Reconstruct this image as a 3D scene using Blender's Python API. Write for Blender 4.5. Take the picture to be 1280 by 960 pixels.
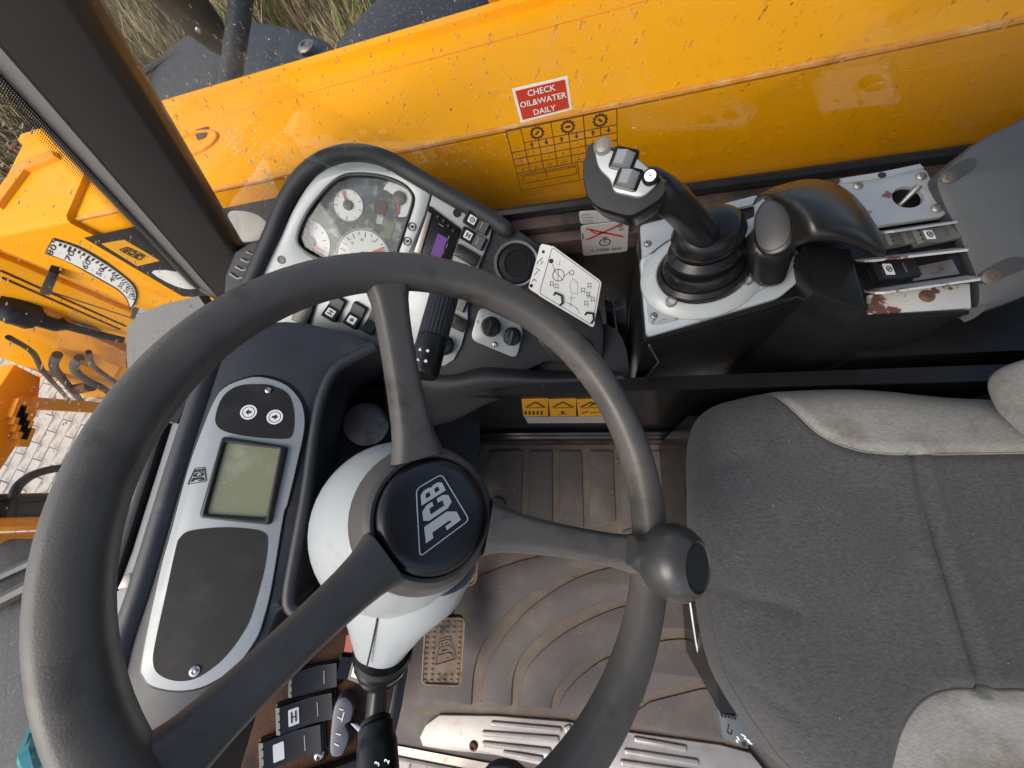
import bpy, bmesh, math, random
from mathutils import Vector as V, Matrix
from mathutils.geometry import tessellate_polygon, delaunay_2d_cdt
random.seed(7)
R = math.radians
for o in list(bpy.data.objects): bpy.data.objects.remove(o)
scene = bpy.context.scene
COL = scene.collection

# ------------------------------------------------------------------ camera, sky, sun, exposure
# X = towards the rear of the machine, Y = towards the boom (machine right), Z = up; metres.
CAM = V((0, 0, 1.0))
FPX = 481.0                                     # focal length in photo pixels (1280 wide)
AX = ((0.97490657, -0.03382757, -0.22002928), (0.03058313, -0.95866349, 0.28289395), (-0.22050365, -0.28252435, -0.93357278))
cd = bpy.data.cameras.new('camera'); cam = bpy.data.objects.new('camera', cd); COL.objects.link(cam)
cd.sensor_width = 36; cd.lens = 36 * FPX / 1280; cd.clip_start = .01; cd.clip_end = 400
cam.matrix_world = Matrix(((AX[0][0], -AX[0][1], -AX[0][2], CAM.x), (AX[1][0], -AX[1][1], -AX[1][2], CAM.y), (AX[2][0], -AX[2][1], -AX[2][2], CAM.z), (0, 0, 0, 1)))
scene.camera = cam
SUN_EL, SUN_AZ = R(52), R(228)                  # azimuth measured from +Y clockwise (towards +X)
world = bpy.data.worlds.new('World'); scene.world = world; world.use_nodes = True
wn = world.node_tree.nodes; wl = world.node_tree.links
sky = wn.new('ShaderNodeTexSky'); sky.sky_type = 'NISHITA'; sky.sun_disc = False
sky.sun_elevation = SUN_EL; sky.sun_rotation = SUN_AZ; sky.dust_density = 4; sky.air_density = 1.0; sky.ozone_density = .6
wl.new(sky.outputs[0], wn['Background'].inputs[0]); wn['Background'].inputs[1].default_value = 0.15
sd = bpy.data.lights.new('sun', 'SUN'); sd.energy = .9; sd.angle = R(35); sd.color = (1, .96, .9)
sun = bpy.data.objects.new('sun', sd); COL.objects.link(sun)
sdir = V((math.sin(SUN_AZ) * math.cos(SUN_EL), math.cos(SUN_AZ) * math.cos(SUN_EL), math.sin(SUN_EL)))
sun.rotation_euler = sdir.to_track_quat('Z', 'Y').to_euler()
scene.view_settings.view_transform = 'Standard'; scene.view_settings.look = 'None'
scene.view_settings.gamma = 1; scene.view_settings.exposure = 0.72
scene.render.engine = 'CYCLES'
scene.cycles.max_bounces = 8; scene.cycles.transparent_max_bounces = 16
scene.cycles.use_denoising = True; scene.cycles.caustics_refractive = False; scene.cycles.caustics_reflective = False

# ------------------------------------------------------------------ survey helpers (photo measurement -> point on a real plane)
def ray(u, v):
    d = (u - 640, v - 480, FPX); return V([sum(a * b for a, b in zip(r, d)) for r in AX])
def onp(u, v, p, n):
    r = ray(u, v); return CAM + r * ((V(p) - CAM).dot(V(n)) / r.dot(V(n)))
def onz(u, v, z): return onp(u, v, (0, 0, z), (0, 0, 1))
def ony(u, v, y): return onp(u, v, (0, y, 0), (0, 1, 0))
def onx(u, v, x): return onp(u, v, (x, 0, 0), (1, 0, 0))
class Fr:
    """a flat working plane in the cab: origin, two axes and a normal"""
    def __init__(s, o, n, x=(1, 0, 0)):
        s.o = V(o); s.n = V(n).normalized(); s.x = V(x); s.x = (s.x - s.n * s.x.dot(s.n)).normalized(); s.y = s.n.cross(s.x)
    def p(s, u, v, h=0):
        q = onp(u, v, s.o + s.n * h, s.n) - s.o; return (q.dot(s.x), q.dot(s.y))
    def ps(s, pts, h=0): return [s.p(u, v, h) for u, v in pts]
    def w(s, a, b, h=0): return s.o + s.x * a + s.y * b + s.n * h
    def up(s, h): return Fr(s.o + s.n * h, s.n, s.x)
def cr(pts, k=6, closed=True):
    """Catmull-Rom through the points"""
    out = []; n = len(pts)
    for i in range(n if closed else n - 1):
        P = [pts[(i + j) % n] if closed else pts[min(max(i + j, 0), n - 1)] for j in (-1, 0, 1, 2)]
        for q in range(k):
            t = q / k
            out.append(tuple(.5 * (2 * b + (c - a) * t + (2 * a - 5 * b + 4 * c - d) * t * t + (3 * b - a - 3 * c + d) * t ** 3) for a, b, c, d in zip(*P)))
    if not closed: out.append(tuple(pts[-1]))
    return out
def rnd(poly, r, k=4):
    """round the corners of a polygon (2D)"""
    out = []; n = len(poly)
    for i in range(n):
        a, b, c = V(poly[i - 1]), V(poly[i]), V(poly[(i + 1) % n])
        u, v = (a - b), (c - b); rr = min(r, u.length * .45, v.length * .45); u.normalize(); v.normalize()
        p, q = b + u * rr, b + v * rr
        for j in range(k + 1):
            t = j / k; out.append(tuple(p * (1 - t) ** 2 + b * 2 * t * (1 - t) + q * t * t))
    return out
def circ(c, r, k=24, ry=None, a0=0):
    return [(c[0] + r * math.cos(a0 + 2 * math.pi * i / k), c[1] + (ry or r) * math.sin(a0 + 2 * math.pi * i / k)) for i in range(k)]
def rect(c, w, h, ang=0):
    ca, sa = math.cos(ang), math.sin(ang)
    return [(c[0] + x * ca - y * sa, c[1] + x * sa + y * ca) for x, y in ((-w / 2, -h / 2), (w / 2, -h / 2), (w / 2, h / 2), (-w / 2, h / 2))]
def area(p): return .5 * sum(p[i - 1][0] * p[i][1] - p[i][0] * p[i - 1][1] for i in range(len(p)))

# ------------------------------------------------------------------ materials
MATS = {}
def srgb(h):
    h = h.lstrip('#'); c = [int(h[i:i + 2], 16) / 255 for i in (0, 2, 4)]
    return tuple(x / 12.92 if x < .04045 else ((x + .055) / 1.055) ** 2.4 for x in c)
def mat(name, col, rough=.5, metal=0, spec=.5, var=.18, vs=30, bump=0, bs=300, dirt=None, coat=0, rvar=.12, emit=0, scale=(1, 1, 1)):
    if name in MATS: return MATS[name]
    m = bpy.data.materials.new(name); m.use_nodes = True; N = m.node_tree.nodes; L = m.node_tree.links
    b = N['Principled BSDF']; col = tuple(col)
    tc = N.new('ShaderNodeTexCoord'); mp = N.new('ShaderNodeMapping'); mp.inputs['Scale'].default_value = scale
    L.new(tc.outputs['Object'], mp.inputs[0])
    n1 = N.new('ShaderNodeTexNoise'); n1.inputs['Scale'].default_value = vs; n1.inputs['Detail'].default_value = 6
    L.new(mp.outputs[0], n1.inputs[0])
    mx = N.new('ShaderNodeMix'); mx.data_type = 'RGBA'
    mx.inputs[6].default_value = tuple(c * (1 - var) for c in col) + (1,); mx.inputs[7].default_value = tuple(min(1, c * (1 + var)) for c in col) + (1,)
    L.new(n1.outputs[0], mx.inputs[0]); out = mx.outputs[2]
    rr = N.new('ShaderNodeMapRange'); rr.inputs[3].default_value = max(0.02, rough - rvar); rr.inputs[4].default_value = min(1, rough + rvar)
    L.new(n1.outputs[0], rr.inputs[0]); L.new(rr.outputs[0], b.inputs['Roughness'])
    for k, dd in enumerate(dirt or []):
        dc, ds, lo, hi = dd
        n2 = N.new('ShaderNodeTexNoise'); n2.inputs['Scale'].default_value = ds; n2.inputs['Detail'].default_value = 8; n2.inputs['Roughness'].default_value = .65
        of = N.new('ShaderNodeVectorMath'); of.operation = 'ADD'; of.inputs[1].default_value = (3.7 * (k + 1), 1.3, 2.1 * k); L.new(mp.outputs[0], of.inputs[0]); L.new(of.outputs[0], n2.inputs[0])
        mr = N.new('ShaderNodeMapRange'); mr.inputs[1].default_value = lo; mr.inputs[2].default_value = hi; mr.clamp = True; L.new(n2.outputs[0], mr.inputs[0])
        m2 = N.new('ShaderNodeMix'); m2.data_type = 'RGBA'; L.new(mr.outputs[0], m2.inputs[0]); L.new(out, m2.inputs[6]); m2.inputs[7].default_value = tuple(dc) + (1,); out = m2.outputs[2]
    L.new(out, b.inputs['Base Color'])
    b.inputs['Specular IOR Level'].default_value = spec; b.inputs['Metallic'].default_value = metal; b.inputs['Coat Weight'].default_value = coat; b.inputs['Coat Roughness'].default_value = .08
    if emit: L.new(out, b.inputs['Emission Color']); b.inputs['Emission Strength'].default_value = emit
    if bump:
        n3 = N.new('ShaderNodeTexNoise'); n3.inputs['Scale'].default_value = bs; n3.inputs['Detail'].default_value = 3; L.new(mp.outputs[0], n3.inputs[0])
        bp = N.new('ShaderNodeBump'); bp.inputs['Strength'].default_value = bump; bp.inputs['Distance'].default_value = .001
        L.new(n3.outputs[0], bp.inputs['Height']); L.new(bp.outputs[0], b.inputs['Normal'])
    MATS[name] = m; return m
dust = srgb('8a7a66')
RUBBER = mat('worn_rubber', srgb('53504d'), .46, var=.16, vs=14, rvar=.2, bump=.12, bs=900, dirt=[(srgb('6d675c'), 9, .52, .8), (srgb('33312f'), 18, .55, .72), (srgb('8a857a'), 320, .70, .75)])
BLACKP = mat('black_plastic', srgb('26282b'), .5, spec=.4, var=.12, bump=.5, bs=1400, dirt=[(srgb('57534d'), 25, .62, .95)])
BLACKS = mat('smooth_black_plastic', srgb('1a1a1c'), .33, spec=.4, var=.15, bump=.04, bs=200, dirt=[(srgb('3a3733'), 40, .6, 1)])
GLOSSB = mat('gloss_black', srgb('191919'), .24, spec=.32, var=.2, vs=20, rvar=.08, dirt=[(srgb('3a352f'), 60, .66, 1)])
PANELB = mat('matt_black_panel', srgb('161618'), .45, spec=.3, var=.1, bump=.03, bs=700, dirt=[(srgb('35342f'), 14, .52, .85)])
SILVER = mat('silver_paint', srgb('999ea0'), .42, metal=.2, var=.05, vs=60, dirt=[(srgb('8b8982'), 90, .68, .85)])
CONSIL = mat('chipped_silver_paint', srgb('9a9fa1'), .42, metal=.2, var=.06, dirt=[(srgb('6b4a3d'), 34, .625, .655), (srgb('8d8a82'), 120, .62, .8)])
CONCHIP = mat('badly_chipped_paint', srgb('b4b3af'), .5, metal=.1, var=.08, dirt=[(srgb('5c3b32'), 30, .55, .575), (srgb('9d9a92'), 120, .58, .8)])
WHITEP = mat('white_shroud', srgb('a8adaf'), .3, var=.03, vs=12, dirt=[(srgb('8f897d'), 45, .58, .9), (srgb('4e4a44'), 240, .73, .77)])
SPECK = mat('pale_lint', srgb('b9b4a8'), .9, var=.2)
CHROME = mat('bright_metal', srgb('c9c6c0'), .25, metal=1, var=.1)
STEEL = mat('dull_steel', srgb('8f8a84'), .45, metal=.8, var=.2, dirt=[(srgb('6a4c36'), 60, .56, .72)])
ALU = mat('tread_aluminium', srgb('9b9894'), .48, metal=.55, var=.12, vs=22, bump=.1, bs=350, dirt=[(srgb('8a7f76'), 30, .55, .8)])
ORANGE = mat('orange_paint', (.88, .36, .0), .5, spec=.18, var=.05, vs=6, bump=.05, bs=60, dirt=[(srgb('e8a23c'), 5, .55, .85), (srgb('c87a18'), 11, .6, .85), (srgb('5a3818'), 90, .70, .74)])
ORANGEW = mat('faded_orange_paint', (.80, .31, .02), .55, spec=.2, var=.1, vs=8, bump=.08, bs=60, dirt=[(srgb('e0a860'), 20, .56, .8), (srgb('5b3a1c'), 70, .7, .74)])
RUST = mat('rusty_brown', srgb('5c4032'), .8, var=.3, vs=50, bump=.5, bs=200, dirt=[(srgb('8a5a34'), 40, .5, .7), (srgb('2c211d'), 18, .55, .7)])
SILLB = mat('dirty_brown_sill', srgb('4a3a33'), .7, var=.3, vs=40, bump=.4, bs=150, dirt=[(srgb('1e1a18'), 14, .45, .62), (srgb('8d7a68'), 60, .66, .8)])
MATB = mat('dusty_mat', srgb('655b52'), .85, var=.2, vs=30, bump=.4, bs=500, dirt=[(srgb('7d6f60'), 22, .5, .75)])
MATP = mat('floor_mat_rubber', srgb('504a47'), .62, var=.12, vs=14, bump=.35, bs=900, dirt=[(srgb('776a5e'), 12, .5, .85), (srgb('a89c90'), 150, .75, .8)])
SEATD = mat('charcoal_seat_cloth', srgb('3f4041'), .95, var=.12, vs=10, bump=0, dirt=[(srgb('4d4b47'), 9, .5, .8), (srgb('6a665c'), 30, .66, .8)])
SEATG = mat('grey_seat_cloth', srgb('858480'), .95, var=.1, vs=12, dirt=[(srgb('665f50'), 14, .5, .68)])
GREYT = mat('grey_moulding', srgb('3d4144'), .55, var=.06, bump=.35, bs=1100, dirt=[(srgb('565552'), 20, .58, .9)])
PILLAR = mat('grey_pillar_trim', srgb('45403d'), .55, var=.06, bump=.15, bs=900)
FENDER = mat('mudguard_plastic', srgb('35373a'), .55, spec=.3, var=.2, vs=9, bump=.3, bs=240, dirt=[(srgb('6c6a66'), 110, .55, .7)])
WHITE = mat('white_print', srgb('e6e6e2'), .5, var=.05)
CARD = mat('laminated_card', srgb('d5d6d2'), .28, var=.05, vs=14)
BLACKINK = mat('black_ink', srgb('1b1a1a'), .5)
GREYINK = mat('grey_ink', srgb('77787a'), .5)
BROWNINK = mat('brown_ink', srgb('4a2d0c'), .5)
REDINK = mat('red_ink', srgb('b3242b'), .5)
STICKR = mat('red_sticker', srgb('c43c24'), .42, var=.06, vs=20)
YELLOW = mat('yellow_decal', srgb('e8a51c'), .45, var=.08, vs=30)
STICKG = mat('grey_sticker', srgb('aaa6a2'), .5, var=.08)
LCD = mat('lcd_green', srgb('7b7e62'), .14, var=.08, vs=14, dirt=[(srgb('9a9d86'), 22, .52, .8), (srgb('b5b8a8'), 160, .66, .75)])
RED = mat('needle_red', srgb('e0502a'), .4)
PURPLE = mat('lit_purple_display', srgb('47156a'), .4, var=.1, emit=.12)
ICON = mat('icon_white', srgb('e3e6e4'), .4, var=.04)
WORNBRASS = mat('worn_pedal_metal', srgb('a98f75'), .4, metal=.5, var=.25, vs=40, dirt=[(srgb('5a4a3e'), 30, .52, .75)])
BUTTON = mat('grey_button', srgb('7c7f80'), .35, var=.08)
BROWNF = mat('worn_brown_felt', srgb('4a2f1e'), .95, var=.35, vs=60, bump=.8, bs=260, dirt=[(srgb('2e211a'), 24, .52, .66), (srgb('7a5330'), 70, .62, .75)])
PAVER = mat('concrete_paver', srgb('b9b4ac'), .85, var=.12, vs=4, bump=.5, bs=90, dirt=[(srgb('8f8b83'), 7, .48, .62), (srgb('c8c3ba'), 40, .62, .7)])
DIRT = mat('bare_earth', srgb('6f6353'), .95, var=.25, vs=2, bump=.6, bs=30, dirt=[(srgb('8d8068'), 1.2, .45, .7)])
TEAL = mat('teal_cord', srgb('1d8c96'), .7)
PINK = mat('pink_label', srgb('c9705c'), .5)
NAVY = mat('slate_moulding', srgb('2f3136'), .42, var=.1, bump=.3, bs=1300, dirt=[(srgb('5b5e64'), 22, .6, .9)])
COWL = mat('grey_cowl', srgb('6f6e6c'), .6, var=.1, dirt=[(srgb('a09d98'), 120, .66, .72)])

def cloth(m, sc=1500, lo=.66, hi=1.32):
    """woven ribs on the seat cloth"""
    N = m.node_tree.nodes; L = m.node_tree.links; b = N['Principled BSDF']
    tc = N.new('ShaderNodeTexCoord'); w = N.new('ShaderNodeTexWave'); w.inputs['Scale'].default_value = 330; w.bands_direction = 'Y'; w.inputs['Distortion'].default_value = 1.2; w.inputs['Detail'].default_value = 2; w.inputs['Detail Scale'].default_value = 3
    n = N.new('ShaderNodeTexNoise'); n.inputs['Scale'].default_value = sc; L.new(tc.outputs['Object'], w.inputs[0]); L.new(tc.outputs['Object'], n.inputs[0])
    a = N.new('ShaderNodeMath'); a.operation = 'ADD'; L.new(w.outputs[1], a.inputs[0]); L.new(n.outputs[0], a.inputs[1])
    bp = N.new('ShaderNodeBump'); bp.inputs['Strength'].default_value = .4; bp.inputs['Distance'].default_value = .0005; L.new(a.outputs[0], bp.inputs['Height']); L.new(bp.outputs[0], b.inputs['Normal'])
    old = b.inputs['Base Color'].links[0].from_socket
    n2 = N.new('ShaderNodeTexNoise'); n2.inputs['Scale'].default_value = 1; n2.inputs['Detail'].default_value = 3; mp2 = N.new('ShaderNodeMapping'); mp2.inputs['Scale'].default_value = (230, 620, 230); L.new(tc.outputs['Object'], mp2.inputs[0]); L.new(mp2.outputs[0], n2.inputs[0])
    mr = N.new('ShaderNodeMapRange'); mr.inputs[1].default_value = .3; mr.inputs[2].default_value = .7; mr.inputs[3].default_value = lo; mr.inputs[4].default_value = hi; L.new(n2.outputs[0], mr.inputs[0])
    mu = N.new('ShaderNodeMix'); mu.data_type = 'RGBA'; mu.blend_type = 'MULTIPLY'; mu.inputs[0].default_value = 1; L.new(old, mu.inputs[6]); L.new(mr.outputs[0], mu.inputs[7]); L.new(mu.outputs[2], b.inputs['Base Color'])
    b.inputs['Sheen Weight'].default_value = .15
cloth(SEATD); cloth(SEATG, lo=.82, hi=1.16)
def glass(name, tint=(.97, .98, .97), refl=1.0, dots=None):
    m = bpy.data.materials.new(name); m.use_nodes = True; N = m.node_tree.nodes; L = m.node_tree.links; N.clear()
    o = N.new('ShaderNodeOutputMaterial'); t = N.new('ShaderNodeBsdfTransparent'); t.inputs[0].default_value = tint + (1,)
    g = N.new('ShaderNodeBsdfGlossy'); g.inputs['Roughness'].default_value = .02; f = N.new('ShaderNodeFresnel'); f.inputs[0].default_value = 1.45
    x = N.new('ShaderNodeMixShader'); k = N.new('ShaderNodeMath'); k.operation = 'MULTIPLY'; k.inputs[1].default_value = refl
    L.new(f.outputs[0], k.inputs[0]); L.new(k.outputs[0], x.inputs[0]); L.new(t.outputs[0], x.inputs[1]); L.new(g.outputs[0], x.inputs[2]); L.new(x.outputs[0], o.inputs[0])
    return m
GLASS = glass('window_glass', refl=.2); WGLASS = glass('windscreen_glass', refl=.06); LENS = glass('clear_lens', (.95, .96, .96), .7)
def frit():
    m = bpy.data.materials.new('frit_dots'); m.use_nodes = True; N = m.node_tree.nodes; L = m.node_tree.links
    b = N['Principled BSDF']; b.inputs['Base Color'].default_value = (.012, .011, .011, 1); b.inputs['Roughness'].default_value = .5
    tc = N.new('ShaderNodeTexCoord'); sx = N.new('ShaderNodeSeparateXYZ'); L.new(tc.outputs['UV'], sx.inputs[0])
    def mth(op, a, c):
        q = N.new('ShaderNodeMath'); q.operation = op
        for i, z in enumerate((a, c)):
            if z is None: continue
            if isinstance(z, (int, float)): q.inputs[i].default_value = z
            else: L.new(z, q.inputs[i])
        return q.outputs[0]
    # u, v in millimetres / 3; dots shrink with v
    s1 = mth('SINE', mth('MULTIPLY', sx.outputs[0], 2 * math.pi), None); s2 = mth('SINE', mth('MULTIPLY', sx.outputs[1], 2 * math.pi), None)
    s = mth('MULTIPLY', mth('ADD', s1, s2), .5)
    fade = mth('SUBTRACT', mth('MULTIPLY', sx.outputs[1], .22), 1.0)
    mk = mth('GREATER_THAN', s, fade)
    t = N.new('ShaderNodeBsdfTransparent'); x = N.new('ShaderNodeMixShader'); L.new(mk, x.inputs[0]); L.new(t.outputs[0], x.inputs[1]); L.new(b.outputs[0], x.inputs[2]); L.new(x.outputs[0], N['Material Output'].inputs[0])
    return m
FRIT = frit()

# ------------------------------------------------------------------ object helpers
def tag(o, label=None, cat=None, group=None, kind=None):
    for k, v in (('label', label), ('category', cat), ('group', group), ('kind', kind)):
        if v: o[k] = v
    return o
def T(name, label, cat, loc, group=None):
    e = bpy.data.objects.new(name, None); COL.objects.link(e); e.location = V(loc); e.empty_display_size = .02
    return tag(e, label, cat, group)
def base(o):
    l = V((0, 0, 0))
    while o is not None: l = l + o.location; o = o.parent
    return l
def mk(name, vs, fs, m, par=None, sharp=38, smooth=True, sub=0, solid=0):
    """link one mesh object; vertices come in world coordinates"""
    vs = [V(v) for v in vs]
    off = base(par) if par else sum(vs, V((0, 0, 0))) / len(vs)
    me = bpy.data.meshes.new(name); me.from_pydata([v - off for v in vs], [], fs)
    bm = bmesh.new(); bm.from_mesh(me); bmesh.ops.remove_doubles(bm, verts=bm.verts, dist=1e-6); bmesh.ops.recalc_face_normals(bm, faces=bm.faces); bm.to_mesh(me); bm.free()
    me.materials.append(m)
    if smooth: me.shade_smooth(); me.set_sharp_from_angle(angle=R(sharp))
    o = bpy.data.objects.new(name, me); COL.objects.link(o)
    if par: o.parent = par
    else: o.location = off
    if solid: s = o.modifiers.new('solid', 'SOLIDIFY'); s.thickness = solid; s.offset = -1
    if sub: s = o.modifiers.new('sub', 'SUBSURF'); s.levels = s.render_levels = sub
    return o
def inset(loop, d):
    n = len(loop); out = []
    for i in range(n):
        a, b, c = V(loop[i - 1]), V(loop[i]), V(loop[(i + 1) % n])
        u = (b - a); v = (c - b)
        if u.length < 1e-9 or v.length < 1e-9: out.append(tuple(b)); continue
        u.normalize(); v.normalize(); nn = V((-u.y - v.y, u.x + v.x))
        if nn.length < 1e-6: out.append(tuple(b)); continue
        nn.normalize(); k = max(.35, nn.dot(V((-u.y, u.x)))); out.append(tuple(b + nn * (d / k)))
    return out
def prism(fr, loops, h0, h1, bev=0, seg=2):
    """extruded outline with holes; bevelled upper edge. Returns (verts, faces) in world coordinates"""
    if not isinstance(loops[0][0], (tuple, list, V)): loops = [loops]
    L = []
    for i, l in enumerate(loops):
        l = [tuple(p[:2]) for p in l]
        if (area(l) > 0) == (i > 0): l = l[::-1]
        L.append(l)
    vs = []; fs = []; tops = []
    for l in L:
        rings = [(0, h0), (0, h1 - bev)]
        for s in range(1, seg + 1) if bev else ():
            a = math.pi / 2 * s / seg; rings.append((bev * (1 - math.cos(a)), h1 - bev + bev * math.sin(a)))
        k0 = len(vs); n = len(l)
        for d, h in rings:
            vs += [fr.w(x, y, h) for x, y in (inset(l, d) if d else l)]
        for r in range(len(rings) - 1):
            for i in range(n):
                j = (i + 1) % n; a = k0 + r * n; fs.append((a + i, a + j, a + n + j, a + n + i))
        tops.append((k0, k0 + (len(rings) - 1) * n, n))
    for w in (0, 1):
        idx = [t[w] + i for t in tops for i in range(t[2])]
        for t in tessellate_polygon([[fr_local(fr, vs[t2[w] + i]) for i in range(t2[2])] for t2 in tops]): fs.append(tuple(idx[q] for q in t))
    return vs, fs
def fr_local(fr, p):
    q = p - fr.o; return V((q.dot(fr.x), q.dot(fr.y), 0))
def plate(name, fr, loops, h0, h1, m, par=None, bev=0, px=True, **k):
    """loops given in photo pixels (measured on the plane) or in plane metres"""
    if not isinstance(loops[0][0], (tuple, list, V)): loops = [loops]
    if px: loops = [fr.ps(l) for l in loops]
    vs, fs = prism(fr, loops, h0, h1, bev); return mk(name, vs, fs, m, par, **k)
def merge(*vf):
    vs = []; fs = []
    for a, b in vf:
        k = len(vs); vs += list(a); fs += [tuple(i + k for i in f) for f in b]
    return vs, fs
def tube(path, rad, k=10, caps=True, flat=None):
    P = [V(p) for p in path]; n = len(P); rad = rad if isinstance(rad, (list, tuple)) else [rad] * n
    vs = []; fs = []; up = None
    for i in range(n):
        t = (P[min(i + 1, n - 1)] - P[max(i - 1, 0)]).normalized()
        if up is None: up = t.orthogonal().normalized()
        up = (up - t * up.dot(t)).normalized(); w = t.cross(up)
        for j in range(k):
            a = 2 * math.pi * j / k; vs.append(P[i] + (up * math.cos(a) + w * math.sin(a)) * rad[i])
    for i in range(n - 1):
        for j in range(k): a = i * k + j; b = i * k + (j + 1) % k; fs.append((a, b, b + k, a + k))
    if caps: fs += [tuple(range(k))[::-1], tuple(range((n - 1) * k, n * k))]
    return vs, fs
def lathe(o, ax, prof, k=32, e=None, sx=1, sy=1):
    """prof: list of (radius, distance along axis)"""
    f = Fr(o, ax, e or V(ax).orthogonal()); vs = []; fs = []
    for r, h in prof:
        for j in range(k): a = 2 * math.pi * j / k; vs.append(f.w(r * sx * math.cos(a), r * sy * math.sin(a), h))
    for i in range(len(prof) - 1):
        for j in range(k): a = i * k + j; b = i * k + (j + 1) % k; fs.append((a, b, b + k, a + k))
    if prof[0][0] > 1e-5: fs.append(tuple(range(k))[::-1])
    if prof[-1][0] > 1e-5: fs.append(tuple(range((len(prof) - 1) * k, len(prof) * k)))
    return vs, fs
def box(a, b):
    (x0, y0, z0), (x1, y1, z1) = a, b
    vs = [(x, y, z) for x in (x0, x1) for y in (y0, y1) for z in (z0, z1)]
    return [V(v) for v in vs], [(0, 1, 3, 2), (4, 6, 7, 5), (0, 4, 5, 1), (2, 3, 7, 6), (0, 2, 6, 4), (1, 5, 7, 3)]
def grid(rows):
    n = len(rows[0]); vs = [V(p) for r in rows for p in r]; fs = []
    for i in range(len(rows) - 1):
        for j in range(n - 1): a = i * n + j; fs.append((a, a + 1, a + n + 1, a + n))
    return vs, fs
def field(poly, hf, step, cons=()):
    """fine triangulated sheet over a 2D polygon with height hf(x, y)"""
    xs = [p[0] for p in poly]; ys = [p[1] for p in poly]; n = len(poly)
    def ins(x, y):
        c = False
        for i in range(n):
            a, b = poly[i - 1], poly[i]
            if (a[1] > y) != (b[1] > y) and x < (b[0] - a[0]) * (y - a[1]) / (b[1] - a[1]) + a[0]: c = not c
        return c
    pts = [V(p) for p in poly]; E = [(i, (i + 1) % n) for i in range(n)]
    for cl in cons:
        cl = [q for q in cl if ins(*q)]; k = len(pts); pts += [V(q) for q in cl]; E += [(k + i, k + i + 1) for i in range(len(cl) - 1)]
    x = min(xs)
    while x < max(xs):
        y = min(ys)
        while y < max(ys):
            if ins(x, y) and segd((x, y), poly) > step * .5 and all(segd((x, y), cl, False) > step * .4 for cl in cons): pts.append(V((x, y)))
            y += step
        x += step
    r = delaunay_2d_cdt(pts, E, [list(range(n))], 1, 1e-6)
    return [V((p[0], p[1], hf(p[0], p[1]))) for p in r[0]], [tuple(f) for f in r[2]]
def segd(p, poly, closed=True):
    best = 9; px, py = p; n = len(poly)
    for i in range(0 if closed else 1, n):
        ax, ay = poly[i - 1][:2]; bx, by = poly[i][:2]; dx, dy = bx - ax, by - ay; q = dx * dx + dy * dy
        t = 0 if q == 0 else max(0, min(1, ((px - ax) * dx + (py - ay) * dy) / q))
        d = math.hypot(px - ax - t * dx, py - ay - t * dy)
        if d < best: best = d
    return best
_fc = {}
def text(name, fr, s, uv, dirpx, size, m, par, h=.0006, bold=0, sx=1, th=.0004):
    """raised print: centre and reading direction measured in the photo, size in metres"""
    key = (s, bold)
    if key not in _fc:
        c = bpy.data.curves.new('t', 'FONT'); c.body = s; c.align_x = 'CENTER'; c.align_y = 'CENTER'; c.size = 1; c.offset = bold; c.resolution_u = 2; c.fill_mode = 'FRONT'
        o = bpy.data.objects.new('t', c); COL.objects.link(o); dg = bpy.context.evaluated_depsgraph_get()
        me = bpy.data.meshes.new_from_object(o.evaluated_get(dg)); _fc[key] = ([v.co.copy() for v in me.vertices], [tuple(p.vertices) for p in me.polygons])
        bpy.data.objects.remove(o); bpy.data.curves.remove(c); bpy.data.meshes.remove(me)
    vs, fs = _fc[key]; a = V(fr.p(*uv)); b = V(fr.p(uv[0] + dirpx[0], uv[1] + dirpx[1])); d = (b - a).normalized(); e = V((-d.y, d.x))
    return mk(name, [fr.w(*(a + d * v.x * size * sx + e * v.y * size), h) for v in vs], fs, m, par, smooth=False)
def text2(name, fr, s, uv, dx, dy, m, par, h=.0006, bold=0):
    """print whose width and height axes were both measured in the photo (pixels per em)"""
    a = V(fr.p(*uv)); ex = V(fr.p(uv[0] + dx[0], uv[1] + dx[1])) - a; ey = V(fr.p(uv[0] + dy[0], uv[1] + dy[1])) - a
    o = text(name, fr, s, uv, dx, 1, m, par, h, bold); vs, fs = _fc[(s, bold)]; off = base(par)
    bpy.data.objects.remove(o); return mk(name, [fr.w(*(a + ex * v.x + ey * v.y), h) for v in vs], fs, m, par, smooth=False)
def line(fr, a, b, w, h, px=True):
    if px: a = fr.p(*a); b = fr.p(*b)
    a = V(a); b = V(b); d = (b - a); L = d.length; c = (a + b) / 2
    return prism(fr, rect(c, L, w, math.atan2(d.y, d.x)), h - .0003, h)
def lines(name, fr, segs, w, h, m, par, px=True):
    return mk(name, *merge(*[line(fr, a, b, w, h, px) for a, b in segs]), m, par, smooth=False)
def bolt(name, fr, uv, r, par, m=None, h=.0, hh=.003, px=True):
    a = fr.p(*uv) if px else uv; o = fr.w(*a, h)
    return mk(name, *lathe(o, fr.n, [(r, -.001), (r, hh * .35), (r * .75, hh * .85), (r * .45, hh), (r * .42, hh * .45), (0, hh * .45)], 14), m or CHROME, par)
J_ = [[(0, 0), (.62, 0), (1, .25), (1, .82), (1, 1), (.1, 1), (.1, .8), (.42, .8), (.42, .32), (.36, .24), (.26, .24), (.26, .42), (0, .42)]]
C_ = [[(.22, 0), (.78, 0), (1, .18), (1, .42), (.7, .42), (.7, .25), (.3, .25), (.3, .75), (.7, .75), (.7, .6), (1, .6), (1, .82), (.78, 1), (.22, 1), (0, .82), (0, .18)]]
B_ = [[(0, 0), (.78, 0), (1, .16), (1, .4), (.88, .5), (1, .6), (1, .84), (.78, 1), (0, 1)], [(.3, .2), (.3, .4), (.68, .4), (.68, .2)], [(.3, .6), (.3, .8), (.68, .8), (.68, .6)]]
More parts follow.
